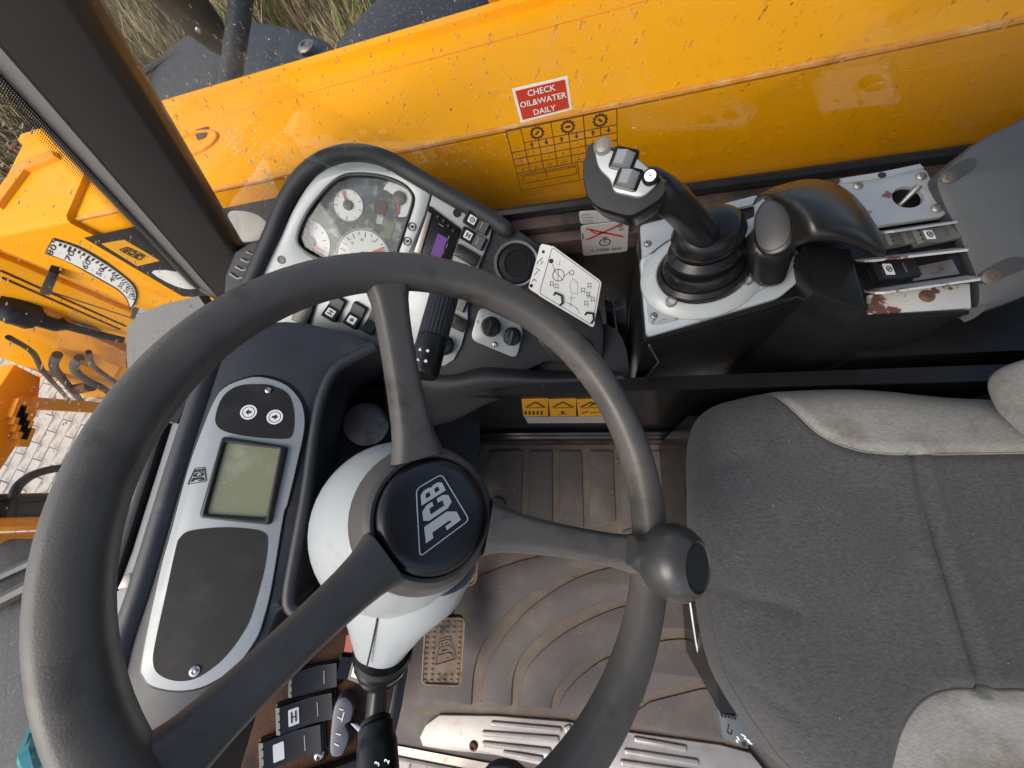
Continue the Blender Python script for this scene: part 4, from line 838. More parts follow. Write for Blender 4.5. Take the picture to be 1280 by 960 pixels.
for k, (a, b, lb) in enumerate(((653, 685, 'left one of three yellow boom pictogram decals above the floor'), (686.5, 720, 'middle one of three yellow boom pictogram decals above the floor'), (721.5, 756, 'right one of three yellow boom pictogram decals above the floor'))):
    t = T('boom_decal_plate', lb, 'decal', Wf.w(*Wf.p((a + b) / 2, 508)), 'yellow pictogram decals'); t.name = 'pictogram_decal'
    plate('sheet', Wf, [(a - 1, 499), (b, 498), (b, 519.5), (a + 1.5, 520)], 0, .001, YELLOW, t)
    m_ = (a + b) / 2; pg_ = lines('pictogram', Wf, [((a + 5, 508), (m_, 501.5)), ((m_, 501.5), (b - 4, 508)), ((a + 5, 509), (b - 4, 508.5))] + ([((m_ - 5, 517), (m_ + 6, 516.5)), ((m_, 513), (m_, 517)), ((m_ - 3, 514), (m_ + 3, 514))] if k == 1 else [((a + 4 + j * 5, 513), (a + 4 + j * 5, 517.5)) for j in range(5)] if k == 0 else [((m_ - 2, 507), (m_ + 4, 503)), ((a + 6, 516), (a + 13, 513)), ((a + 16, 515), (b - 5, 514))]), .0035, .0016, BLACKINK, t); pg_['kind'] = 'stuff'
o = plate('paper_strip', Wf, [(656, 521), (756, 520.5), (760, 528), (660, 528.5)], 0, .001, STICKG); tag(o, 'grey paper strip under the yellow pictogram decals', 'label')

# ------------------------------------------------------------------ floor mat, tread plate, pedals
FM = Fr((0, 0, FZ), (0, 0, 1))
fm = T('floor_mat', 'dusty brown rubber floor mat with raised pads and curved ribs', 'floor mat', (-.05, -.1, FZ))
plate('base_sheet', FM, [(560, 556), (852, 556), (862, 700), (872, 780), (905, 860), (935, 935), (900, 930), (790, 915), (707, 900), (560, 893), (500, 893), (480, 860), (510, 780), (540, 690), (560, 620)], 0, .004, MATB, fm, .001)
MP = FM.up(.003)
def pad(pts, rr=.006, px_=True, m=MATP): return plate('pad', MP, rnd(MP.ps(pts), rr), 0, .0048, m, fm, .0018, px=False)
pad([(616, 563), (654, 563), (652, 642), (646, 642), (640, 622), (626, 610), (604, 612), (607, 590)]); pad([(662, 563), (690.5, 563), (691, 658), (658, 650), (660, 640)]); pad([(699, 563), (727, 563), (730, 661), (699, 660)]); pad([(737, 563), (766, 563), (770, 652), (737, 661)])
pad([(773, 563), (803, 563), (806, 646), (777, 652)]); pad([(812, 563), (848, 563), (850, 645), (815, 645)]); pad([(777, 664), (806, 654), (852, 654), (856, 690), (780, 690)])
def band(o, i):  # strip between two rib curves
    o = cr(o, 4, False); i = cr(i, 4, False); return o + i[::-1]
pad(band([(590, 881), (593, 839), (606, 801), (640, 761), (677, 732), (716, 712), (770, 700)], [(506, 884), (520, 800), (560, 752), (590, 725), (640, 704), (700, 690), (765, 684)]), .004)
pad(band([(640, 882), (642, 845), (655, 815), (686, 787), (728, 763), (780, 745), (862, 738)], [(603, 882), (606, 842), (622, 808), (654, 768), (688, 741), (724, 721), (770, 708), (857, 698)][:8]), .004)
pad(band([(688, 886), (694, 864), (712, 841), (740, 818), (772, 806), (826, 791), (866, 788)], [(649, 883), (654, 848), (668, 823), (697, 797), (738, 773), (786, 756), (862, 748)]), .004)
pad(band([(762, 896), (780, 882), (806, 868), (840, 857), (882, 848)], [(698, 887), (704, 869), (722, 848), (750, 826), (776, 816), (829, 800), (868, 798)]), .004)
pad([(775, 902), (812, 876), (880, 859), (897, 865), (922, 915), (915, 926), (791, 908)])
mk('fixing_boss', *lathe(FM.w(*FM.p(622, 634), .004), (0, 0, 1), [(.024, 0), (.022, .006), (.014, .008), (.012, .004), (.006, .004), (.006, .012), (0, .012)], 20), MATB, fm)
tp = T('tread_plate', 'scuffed aluminium tread plate on the door sill', 'tread plate', FM.w(*FM.p(700, 930)))
TPF = FM.up(.004)
plate('plate', TPF, [(550, 892), (620, 893), (707, 900), (791, 914), (900, 929), (937, 939), (975, 985), (900, 985), (760, 972), (685, 957), (620, 942), (560, 936), (530, 931), (526, 920), (533, 905)], 0, .006, ALU, tp, .002)
for a, b in (((615, 902), (703, 910)), ((604, 914), (700, 921)), ((604, 927), (690, 936)), ((630, 938), (680, 946)), ((792, 921), (858, 933)), ((780, 936), (873, 950)), ((775, 950), (880, 965)), ((710, 903), (716, 918)), ((708, 904), (712, 920))):
    pa_, pb_ = TPF.p(*a), TPF.p(*b); d = V(pb_) - V(pa_); plate('raised_bar', TPF, rnd(rect((V(pa_) + V(pb_)) / 2, d.length, .011, math.atan2(d.y, d.x)), .005), .005, .011, ALU, tp, .004, px=False)
bolt('screw', TPF, (593, 930), .009, tp, RUST, h=.006, hh=.006)
o = mk('door_sill', *merge(box((-.62, -.541, FZ - .05), (.5, -.5205, FZ + .0)), tube([V((-.5, -.541, FZ)), V((.3, -.541, FZ))], .005, 8)), STEEL, cab)
def pedal(uvs, n, z, label, ridges=True, emblem=None):
    f = Fr(onz(*uvs[0], z), n, (0, 1, 0)); t = T('pedal', label, 'pedal', f.o, 'foot pedals'); o = rnd(f.ps(uvs), .014, 5)
    plate('pad', f, o, -.012, 0, WORNBRASS, t, .003, px=False)
    oo = o if area(o) > 0 else o[::-1]; plate('rim', f, [oo, inset(oo, .0035)], -.014, .003, WORNBRASS, t, .001, px=False)
    return f, t, o
f, t, o = pedal([(531, 771), (582, 771), (577, 858), (526, 856)], (.55, -.1, .83), .2, 'worn metal brake pedal with embossed emblem below the column')
a0, b0 = V(f.p(531, 778)), V(f.p(577, 778)); e0 = V(f.p(526, 850)); stud = []
for i in range(12):
    for j in range(6):
        u = 535 + j * 8.1 - i * .35; v = 778 + i * 6.6
        if 1.6 < j < 4.6 and 2.6 < i < 9.6: continue
        stud.append(lathe(f.w(*f.p(u, v), 0), f.n, [(.003, 0), (.0024, .0022), (0, .0028)], 7))
mk('studs', *merge(*stud), WORNBRASS, t)['kind'] = 'stuff'
logo('emblem', f, [(543, 832), (548, 799), (562, 795), (570, 824)], mat('rubbed_metal', srgb('b39a80'), .4, metal=.7), t, h=.002, th=.002)
mk('pedal_arm', *tube([f.w(*f.p(562, 772), -.01), f.w(*f.p(566, 755), -.03), onz(572, 700, .22)], .012, 8), STEEL, t)
f, t, o = pedal([(562, 702), (598, 692), (596, 729), (574, 737)], (.55, -.1, .83), .2, 'second worn pedal mostly hidden behind the wheel hub'); mk('pedal_arm', *tube([f.w(*f.p(570, 700), -.01), onz(560, 660, .2)], .012, 8), STEEL, t)
o = mk('pedal_bracket', *box((-.33, .02, FZ), (-.30, .10, FZ + .16)), mat('grey_bracket', srgb('5a5c60'), .5), cab)

# ------------------------------------------------------------------ steering column, wheel, levers
WN = V((.8552, .1205, 1)).normalized(); WC = V((-.1041, -.0056, .7273)); WR = .19
WX = (V((0, 1, 0)) - WN * WN.y).normalized()
HO = Fr(WC - WN * .052, WN, WX); hc = V(HO.p(540, 644)); HC = HO.w(*hc)
col_ = T('steering_column', 'white egg shaped steering column shroud under the wheel', 'steering column', HC - WN * .3)
ax = -WN
prof = [(.040, .028), (.052, .030), (.060, .036), (.0625, .042), (.074, .062), (.083, .085), (.087, .11), (.084, .14), (.072, .17), (.05, .20)]
vs, fs = lathe(HC + WX * -.004, ax, prof, 48, WX, 1.0, 1.0); mk('shroud', vs, fs, WHITEP, col_)
# tail of the shroud towards the lever gaiter
def bodyloft(secs, k=28):
    vs = []; fs = []
    for (c, ex, ey, rx, ry) in secs:
        ex = V(ex).normalized(); ey = V(ey); ey = (ey - ex * ey.dot(ex)).normalized()
        for j in range(k):
            a = 2 * math.pi * j / k; ca, sa = math.cos(a), math.sin(a); vs.append(V(c) + ex * rx * abs(ca) ** .8 * (1 if ca > 0 else -1) + ey * ry * abs(sa) ** .8 * (1 if sa > 0 else -1))
    for i in range(len(secs) - 1):
        for j in range(k): a = i * k + j; b = i * k + (j + 1) % k; fs.append((a, b, b + k, a + k))
    fs += [tuple(range(k))[::-1], tuple(range((len(secs) - 1) * k, len(secs) * k))]; return vs, fs
tc_ = [onz(505, 700, .60), onz(500, 735, .59), onz(490, 770, .575), onz(482, 800, .565), onz(480, 808, .56)]
dd = (tc_[-1] - tc_[0]).normalized(); sx_ = V((1, -.15, 0)); sy_ = dd.cross(sx_)
mk('shroud_tail', *bodyloft([(tc_[0], sx_, sy_, .076, .05), (tc_[1], sx_, sy_, .066, .048), (tc_[2], sx_, sy_, .045, .038), (tc_[3], sx_, sy_, .0305, .030), (tc_[4], sx_, sy_, .028, .027)]), WHITEP, col_)
nt = (sy_ if sy_.z > 0 else -sy_).normalized()
mk('shroud_seam', *tube([tc_[0] + nt * .0505 + sx_ * .006, tc_[1] + nt * .0485 + sx_ * .006, tc_[2] + nt * .0405 + sx_ * .004, tc_[3] + nt * .0345 + sx_ * .002], .0009, 6), BLACKINK, col_)
mk('column_tube', *tube([HC + ax * .1, HC + ax * .42], .05, 20), BLACKS, col_)
ga = tc_[4]; gl = onz(475, 842, .535); gd = (gl - ga)
mk('gaiter', *lathe(ga, gd, [(.026, -.004), (.031, 0), (.032, .007), (.025, .011), (.030, .017), (.029, .023), (.021, .028), (.026, .034), (.024, .040), (.015, .047), (.014, .055)], 28), GLOSSB, col_)
lev = T('gear_lever', 'black gear lever with numbered grip below the column gaiter', 'lever', gl)
hb = onz(470, 900, .535); he = onz(474, 985, .56)
mk('stem', *tube([ga + gd * .6, gl, hb], .0115, 16), GLOSSB, lev)
mk('grip', *tube(cr([tuple(hb - (he - hb) * .04), tuple(hb + (he - hb) * .06), tuple(hb + (he - hb) * .3), tuple(hb + (he - hb) * .7), tuple(he)], 4, False), [.013] * 2 + [.016] * 3 + [.0185] * 4 + [.0205] * 8, 18), BLACKS, lev)
lf = Fr(hb + (he - hb) * .5 + V((-.003, 0, .0208)), (0, -.15, 1))
for s, uv in (('2', (484, 951)), ('3', (472, 954)), ('4', (459, 957))): text('numeral', lf, s, uv, (3, -10), .0075, ICON, lev, .0006, .01)
# wheel
sw = T('steering_wheel', 'large black three spoke steering wheel with spinner knob', 'steering wheel', HC)
def wp(a, r, h=0): f = Fr(WC, WN, WX); return f.w(r * math.cos(a), r * math.sin(a), h)
vs = []; fs = []; NA, NC = 120, 20
for i in range(NA):
    a = 2 * math.pi * i / NA
    for j in range(NC):
        b = 2 * math.pi * j / NC; cb, sb = math.cos(b), math.sin(b); e = .72
        vs.append(wp(a, WR + .0140 * abs(cb) ** e * (1 if cb > 0 else -1), .0142 * abs(sb) ** e * (1 if sb > 0 else -1)))
for i in range(NA):
    for j in range(NC): a = i * NC; b = ((i + 1) % NA) * NC; fs.append((a + j, a + (j + 1) % NC, b + (j + 1) % NC, b + j))
mk('rim', vs, fs, RUBBER, sw, sharp=60)
WF = Fr(WC, WN, WX)
def wang(u, v): q = WF.p(u, v); return math.atan2(q[1], q[0])
for uv in ((490, 366), (800, 692), (222, 948)):
    a = wang(*uv); p1 = WF.w(WR * math.cos(a), WR * math.sin(a), -.001); p0 = HC + (p1 - HC).normalized() * .050 - WN * .0075
    d = (p1 - HC); d.normalize(); s = WN.cross(d).normalized(); secs = []
    for t_, w_, th_ in ((0, .0235, .010), (.10, .0180, .011), (.3, .0150, .012), (.55, .0136, .0115), (.8, .0140, .011), (.92, .0165, .011), (.97, .024, .011), (1.0, .032, .010)):
        secs.append((p0 + (p1 - p0) * t_ + WN * (-.004 * math.sin(t_ * 3.14)), s, d.cross(s), w_, th_))
    vs = []; fs = []; pr = [(-1, -.6), (-1, .35), (-.72, .95), (-.5, 1), (.5, 1), (.72, .95), (1, .35), (1, -.6), (.6, -1), (-.6, -1)]
    for c, ex, ey, rx, ry in secs:
        ey = V(ey).normalized(); ey = ey if ey.dot(WN) > 0 else -ey; vs += [c + V(ex) * rx * x + ey * ry * y for x, y in pr]
    k = len(pr)
    for i in range(len(secs) - 1):
        for j in range(k): fs.append((i * k + j, i * k + (j + 1) % k, (i + 1) * k + (j + 1) % k, (i + 1) * k + j))
    mk('spoke', vs, fs, RUBBER, sw, sharp=60, sub=1)
mk('hub', *lathe(HC, WN, [(.060, -.034), (.062, -.020), (.0585, -.012), (.0555, -.002), (.0535, .003), (.0495, .0055), (.0465, .004), (.046, -.02)], 48), RUBBER, sw)
hcap = mk('hub_cap', *lathe(HC, WN, [(.0455, -.012), (.0455, .004), (.0445, .0085), (.041, .0115), (.034, .0128), (0, .0132)], 56), mat('satin_black_cap', srgb('1d1e21'), .3, var=.2, vs=24, bump=.06, bs=800, rvar=.1), sw)
HF = Fr(HC + WN * .0134, WN, WX)
logo('emblem', HF, [(524, 697), (519.5, 611), (552, 592), (587, 650)], mat('emblem_grey', srgb('b4b7ba'), .45), hcap, h=.0008, frame=.03)
# spinner knob
ka = wang(800, 692); kp = WF.w((WR + .022) * math.cos(ka), (WR + .022) * math.sin(ka), .018)
KO = onp(834, 702, kp, WN); kd = V((.76, -.06, .64)).normalized()
KO = KO + WN * .004 + V((.003, 0, .0))
sk = mk('spinner_knob', *lathe(KO, kd, [(.012, -.03), (.020, -.024), (.0275, -.014), (.031, -.001), (.029, .010), (.0235, .0175), (.0195, .0205), (.0185, .019), (0, .0185)], 36), mat('worn_knob', srgb('3a3a39'), .36, var=.15, vs=30, dirt=[(srgb('6a6864'), 30, .55, .75)]), sw)
mk('knob_cap', *lathe(KO + kd * .0188, kd, [(.0175, 0), (.017, .0008), (0, .001)], 28), BLACKP, sk)
ci = WF.w(WR * math.cos(ka), WR * math.sin(ka), 0); mk('knob_clamp', *tube([ci - (WF.x * math.cos(ka) + WF.y * math.sin(ka)) * .028 + WN * .004, ci + WN * .008, KO - kd * .018], [.012, .021, .019], 16), MATS['worn_knob'], sw)
# multi-function stalk
ws_ = T('column_stalk', 'ribbed black wiper stalk between spoke and radio', 'stalk', onz(530, 450, .6))
s0, s1 = onz(528, 470, .60), onz(566, 330, .585)
sdv = (s1 - s0).normalized(); SL = (s1 - s0).length
mk('collar', *lathe(s0, sdv, [(.016, 0), (.0185, .004), (.0185, SL * .30), (.016, SL * .31)], 24), BLACKS, ws_)
fl_ = []; f = Fr(s0 + sdv * SL * .31, sdv, (1, 0, 0))
for i in range(96): k = .0185 * (1 if i % 4 < 2 else .95); fl_.append((k * math.cos(i * 6.283 / 96), k * math.sin(i * 6.283 / 96)))
vs, fs = prism(f, fl_, 0, SL * .62, .002); mk('barrel', vs, fs, BLACKP, ws_)
sf = Fr(s0 + sdv * SL * .15 + V((.004, -.002, .0178)), (V((.25, -.1, 1)) - sdv * V((.25, -.1, 1)).dot(sdv)), sdv)
for k, (a, b) in enumerate(((.004, .006), (.004, -.004), (-.009, .005), (-.009, -.005))): plate('mark', sf, circ((a, b * .9), .0022, 3 + k % 2), -.003, .0012, ICON, ws_, px=False)
# ------------------------------------------------------------------ driver's seat
CZ = .50
def sz(pts): return [tuple(onz(u, v, CZ).xy) for u, v in pts]
outline = cr(sz([(872, 610), (871, 560), (880, 520), (905, 496), (950, 483), (1000, 474), (1080, 470), (1150, 472), (1240, 480), (1400, 490), (1560, 520), (1600, 700), (1560, 960), (1500, 1100), (1300, 1130), (1120, 1100), (1040, 1035), (985, 985), (955, 945), (928, 905), (905, 860), (890, 800), (880, 720), (874, 660)]), 5)
upper = sz(cr([(978, 470), (985, 490), (1000, 512), (1030, 542), (1070, 560), (1110, 566), (1147, 567.5), (1280, 565), (1420, 563), (1620, 570)], 4, False))
lower = sz(cr([(1105, 1120), (1112, 1000), (1120, 950), (1128, 920), (1142, 895), (1162, 877), (1190, 867), (1232, 864), (1280, 867), (1420, 874), (1640, 880)], 4, False))
mid = sz(cr([(1147, 567.5), (1168, 636), (1190, 705), (1210, 770), (1226, 825), (1236, 864)], 4, False))
folds = [sz([(900, 740), (950, 752), (1000, 765)]), sz([(925, 850), (970, 880), (1010, 905)]), sz([(875, 600), (900, 580), (940, 570)])]
def resamp(pl, d=.004):
    out = []
    for a, b in zip(pl, pl[1:]):
        n = max(1, int(math.hypot(b[0] - a[0], b[1] - a[1]) / d)); out += [(a[0] + (b[0] - a[0]) * i / n, a[1] + (b[1] - a[1]) * i / n) for i in range(n)]
    return out + [pl[-1]]
def inpoly(p, poly):
    x, y = p; c = False
    for i in range(len(poly)):
        a, b = poly[i - 1], poly[i]
        if (a[1] > y) != (b[1] > y) and x < (b[0] - a[0]) * (y - a[1]) / (b[1] - a[1]) + a[0]: c = not c
    return c
def seat_h(x, y):
    d = segd((x, y), outline); z = CZ - .045 * math.exp(-d / .014) - .012 * math.exp(-d / .05)
    z += .010 * math.exp(-((y + .05) / .12) ** 2) * -1
    s = min(segd((x, y), upper, False), segd((x, y), lower, False)); z -= .005 * math.exp(-(s / .0035) ** 2); z += .003 * math.exp(-(s / .02) ** 2)
    m = segd((x, y), mid, False); z -= .013 * math.exp(-(m / .0048) ** 2); z += .006 * math.exp(-(m / .016) ** 2)
    for f in folds: z -= .003 * math.exp(-(segd((x, y), f, False) / .007) ** 2)
    z += .0015 * math.sin(x * 31 + y * 17) * math.sin(y * 23 - x * 11)
    return z
seat = T('driver_seat', 'charcoal cloth driver seat with grey side bolsters', 'seat', (.35, -.05, FZ))
vs, fs = field(outline, seat_h, .006, (resamp(upper), resamp(lower)))
me_regions = {'dark': [], 'grey': [], 'grey2': []}
up_poly = upper + [(upper[-1][0], .4), (upper[0][0] - .0, .4)]; lo_poly = lower + [(lower[-1][0], -.6), (lower[0][0], -.6)]
for f in fs:
    c = sum((vs[i] for i in f), V((0, 0, 0))) / len(f); k = 'grey' if inpoly((c.x, c.y), up_poly) else 'grey2' if inpoly((c.x, c.y), lo_poly) else 'dark'
    me_regions[k].append(f)
def sub(fl):
    used = sorted({i for f in fl for i in f}); ix = {o: n for n, o in enumerate(used)}; return [vs[i] for i in used], [tuple(ix[i] for i in f) for f in fl]
mk('cushion_centre', *sub(me_regions['dark']), SEATD, seat, sharp=180); 
a = mk('side_bolster', *sub(me_regions['grey']), SEATG, seat, sharp=180); a['label'] = 'stained pale grey bolster on the boom side'
a = mk('side_bolster', *sub(me_regions['grey2']), SEATG, seat, sharp=180); a['label'] = 'clean grey bolster on the door side'
# skirt of the cushion
n = len(outline); c0 = V((.38, -.05)); rows = []
for s, z in ((1.0, None), (.985, -.065), (.965, -.10), (.93, -.125)): rows.append([V((c0.x + (p[0] - c0.x) * s, c0.y + (p[1] - c0.y) * s, seat_h(*p) if z is None else CZ + z)) for p in outline + outline[:1]])
mk('cushion_skirt', *grid(rows), SEATD, seat, sharp=180)
def seam(pts, name='seam', m=SEATD, r=.0012, dz=.0006): mk(name, *tube([V((x, y, seat_h(x, y) + dz)) for x, y in pts], r, 6), m, seat)
seam([p for p in upper if p[0] < .55 and inpoly(p, outline)], m=SEATG); seam([p for p in lower if p[0] < .55 and inpoly(p, outline)], m=mat('seam_thread', srgb('474745'), .9), r=.0012)
ins_ = [(c0.x + (p[0] - c0.x) * .965, c0.y + (p[1] - c0.y) * .965) for p in outline]
seam([p for p in ins_ if p[0] < .2][:60], m=MATS['seam_thread'], r=.0007, dz=.0002)
# start of the backrest bolster
mk('backrest_bolster', *bodyloft([(onz(1252, 482, .53) + V((0, .0, 0)), (0, 1, 0), (0, 0, 1), .012, .012), (onz(1268, 488, .535), (0, 1, 0), (0, 0, 1), .028, .03), (onz(1330, 505, .55), (0, 1, 0), (0, 0, 1), .05, .045), (onz(1420, 520, .58), (0, 1, 0), (0, 0, 1), .06, .06), (V((.56, .12, .60)), (0, 1, 0), (0, 0, 1), .055, .07), (V((.61, .10, .62)), (0, 1, 0), (0, 0, 1), .05, .07)]), SEATG, seat, sharp=180, sub=1)
mk('backrest', *bodyloft([(V((.60 + (z - .46) * .12, -.05, z)), (0, 1, 0), (1, 0, 0), w, .055) for z, w in ((.46, .2), (.55, .23), (.8, .22), (1.0, .18), (1.06, .12))]), SEATD, seat, sharp=180)
# suspension base, bellows and brackets
mk('suspension_base', *box((.22, -.24, FZ), (.62, .14, .38)), BLACKS, seat)
mk('front_cover', *merge(box((.128, -.10, FZ), (.165, .125, .39)), box((.150, -.28, FZ), (.20, -.10, .30))), GLOSSB, seat)
for k, (a, b) in enumerate((((866, 540), (858, 640)), ((870, 660), (866, 700)))): pass
mk('cable', *tube([onz(u, v, z) for u, v, z in cr([(872, 545, .40), (861, 572, .38), (857, 610, .34), (862, 650, .3), (866, 680, .26)], 4, False)], .003, 8), GLOSSB, seat)
mk('cable', *tube([onz(u, v, z) for u, v, z in cr([(862, 745, .22), (867, 780, .2), (872, 810, .18), (880, 838, .17), (895, 862, .16)], 4, False)], .003, 8), CHROME, seat)
mk('cable', *tube([onz(u, v, z) for u, v, z in cr([(874, 745, .24), (874, 785, .2), (878, 815, .19), (890, 848, .17)], 4, False)], .0035, 8), BLACKS, seat)
sb = Fr(onz(915, 905, .16), (.1, -.3, .95))
plate('base_bracket', sb, [(897, 887), (919, 890), (934, 905), (948, 930), (930, 934), (905, 925)], -.05, 0, mat('grey_bracket2', srgb('54585c'), .45, var=.12), seat, .004)
for k in range(5): plate('bracket_tooth', sb, [(899 + k * 4, 887 + k * .8), (901.5 + k * 4, 887.4 + k * .8), (902.5 + k * 4, 893 + k * .8), (900 + k * 4, 892.5 + k * .8)], 0, .006, GLOSSB, seat)
plate('bracket_hole', sb, circ(sb.p(930, 930), .004, 12), 0, .0008, BLACKINK, seat, px=False)
lines('bracket_marks', sb, [((921, 920), (924, 925)), ((926, 917), (932, 921)), ((930, 922), (937, 926)), ((934, 926), (940, 930)), ((920, 924), (922, 928))], .0022, .0008, ICON, seat)
lines('bracket_marks', sb, [((911, 905), (909, 915)), ((909, 915), (914, 918)), ((914, 918), (915, 912))], .002, .0008, BLACKINK, seat)

# ------------------------------------------------------------------ side console
QZ = .555
Q = Fr((0, 0, QZ), (0, 0, 1))
con = T('side_console', 'black side console with chipped silver top plates', 'console', (.2, .25, .2))
body = [(806, 424), (980, 372), (1016, 362), (1088, 393), (1218, 386), (1222, 350), (1186, 250), (1160, 205), (1000, 240), (800, 278), (798, 320)]
plate('housing', Q, body, -.42, -.008, GLOSSB, con, .002)
ea, eb = onz(806, 424, QZ), onz(980, 372, QZ); side = Fr(ea, V((eb - ea).cross(V((0, 0, 1)))), eb - ea)
plate('side_panel', side, [(809, 428), (822, 449), (796, 483), (1020, 470), (1060, 420), (1014, 372), (980, 381)], -.004, .003, GLOSSB, con, .001)
mk('panel_edge', *tube([side.w(*side.p(u, v), .004) for u, v in ((810, 428), (822, 449), (797, 482))], .0012, 6), STEEL, con)
mk('panel_edge', *tube([side.w(*side.p(u, v), .004) for u, v in ((797, 483), (880, 476), (960, 470))], .0015, 6), STEEL, con)
mk('top_edge', *tube([Q.w(*Q.p(u, v), -.006) for u, v in ((808, 423), (900, 397), (980, 373), (1016, 363), (1088, 394), (1215, 387))], .003, 8), GLOSSB, con)
plate('base_plate', Q, rnd(Q.ps([(800, 322), (808, 421), (975, 371), (1000, 350), (1000, 315), (960, 290), (910, 285)]), .008), -.006, .0, mat('pale_blue_plate', srgb('b4bcc2'), .35, metal=.3, var=.08, dirt=[(srgb('6e5546'), 40, .62, .65)]), con, .001, px=False)
plate('joystick_plate', Q, rnd(Q.ps([(803, 328), (811, 407), (830, 405), (930, 375), (985, 345), (996, 322), (985, 300), (940, 288), (860, 296)]), .008), 0, .003, CONSIL, con, .001, px=False)
plate('rear_strip', Q, [rnd(Q.ps([(800, 282), (946, 244), (975, 262), (950, 296), (880, 292), (835, 300), (803, 325)]), .005), rnd(Q.ps([(884, 266), (913, 260), (914, 275), (893, 280)]), .003), rnd(Q.ps([(922, 260), (944, 255), (944, 270), (926, 279)]), .003)], -.004, .001, CONSIL, con, .001, px=False)
plate('strip_back', Q, [(870, 262), (950, 248), (950, 285), (880, 288)], -.012, -.0075, BLACKINK, con)
for uv in ((809, 306), (817, 396), (993, 322), (811, 333)): bolt('bolt', Q, uv, .0046, con, STEEL, h=.002)
# rear plate with toggle opening
Q2 = Q.up(.002)
hole = circ(Q2.p(1133.5, 247.5), .0145, 28)
plate('toggle_plate', Q2, [Q2.ps([(1049, 228), (1096, 224), (1150, 211), (1157, 216), (1172, 246), (1181, 268), (1175, 272), (1100, 283), (1060, 288)]), hole], -.003, .002, CONSIL, con, .0008, px=False)
plate('plate_fold', Q2, [(1048, 226), (1098, 218), (1147, 208), (1152, 213), (1098, 226), (1052, 232)], .002, .004, CONSIL, con, .0008)
plate('fold_hole', Q2, circ(Q2.p(1099.5, 222.5), .004, 12), .004, .0046, BLACKINK, con, px=False)
for uv in ((1149.5, 222.5), (1168.5, 262.5), (1071, 234)): bolt('bolt', Q2, uv, .0052, con, STEEL, h=.002, hh=.003)
tg = T('toggle_switch', 'bare metal toggle switch in a round hole in the console plate', 'switch', Q2.w(*Q2.p(1133, 249), -.02))
cc = Q2.p(1131, 250); mk('socket', *lathe(Q2.w(*cc, -.022), (0, 0, 1), [(.014, -.005), (.014, 0), (.007, .001), (.0065, .008), (.004, .009), (.0, .009)], 20), RUST, tg)
mk('lever', *tube([Q2.w(*cc, -.012), Q2.w(*Q2.p(1138, 243), .002), Q2.w(*Q2.p(1144, 237), .005)], [.0024, .003, .0036], 10), STEEL, tg)
# switch bay with three upright dividers
plate('bay_floor', Q, [(1076, 290), (1186, 272), (1219, 384), (1089, 392), (1068, 316)], -.03, -.012, CONCHIP, con)
def divider(a, b, c_, d_, lean=.016, hh=.022):
    """bent lip: base line a-b, leaning up"""
    p, q = Q.w(*Q.p(*a), -.012), Q.w(*Q.p(*b), -.012); up = V((0, -lean, hh)); th = V((0, .0022, .001)); e = (q - p).normalized() * .006
    vs = [p, q, q + up - e * .3, q + up * .96 - e, p + up * .96 + e, p + up + e * .3]; loop = [p, q, q + up * .8, q + up - e, p + up + e, p + up * .8]
    n = len(loop); vs = loop + [v + th for v in loop]; fs = [tuple(range(n)), tuple(range(n, 2 * n))[::-1]] + [(i, (i + 1) % n, n + (i + 1) % n, n + i) for i in range(n)]
    mk('divider', vs, fs, CONCHIP if c_ else CONSIL, con, sharp=20)
divider((1098, 284), (1190, 270), 0, 0); divider((1074, 319), (1202, 304), 1, 0); divider((1086, 358), (1217, 339), 1, 0)
plate('lower_lip', Q, [(1089, 366), (1217, 351), (1219, 382), (1089, 391)], -.012, -.004, CONCHIP, con, .001)
bolt('bolt', Q, (1162, 368), .007, con, RUST, h=-.004, hh=.003)
plate('bay_tray', Q, [(1142, 331), (1196, 320), (1206, 338), (1148, 347)], -.012, -.006, STEEL, con)
QS = Q.up(-.008)
rocker(QS, (1122, 302), (-20, 4), .017, .034, 'left console switch half under the hand rest', icon=False, h=0, body=mat('dusty_switch', srgb('5d5c58'), .6, var=.15))
rocker(QS, (1165, 298), (-30, 6), .0185, .046, 'grey console switch with round brake icon behind the middle divider', glyph=1, body=MATS['dusty_switch'])
rocker(QS, (1114, 341), (-30, 5), .022, .042, 'black console switch with pale icon on the rusty lower bay', glyph=1, body=BLACKS)
# joystick ring
QJ = Q.up(.003); jc = V(QJ.p(876, 342))
JX = .074; jo = QJ.w(*jc)
mk('joystick_ring', *lathe(jo, (0, 0, 1), [(.0485, .0), (.049, .008), (.051, .0095), (.055, .009), (.062, .0055), (.067, .001), (.067, -.002)], 56, (1, .35, 0), 1.05, .86), mat('ring_paint', srgb('9fa4a5'), .3, var=.05, dirt=[(srgb('a89c80'), 60, .6, .8)]), con)
for uv in ((837, 383), (929, 357)): mk('ring_bolt', *lathe(Q.w(*Q.p(*uv), .0085), (0, 0, 1), [(.0065, -.004), (.0065, .005), (.0048, .0055), (.0045, .002), (0, .002)], 16), STEEL, con)
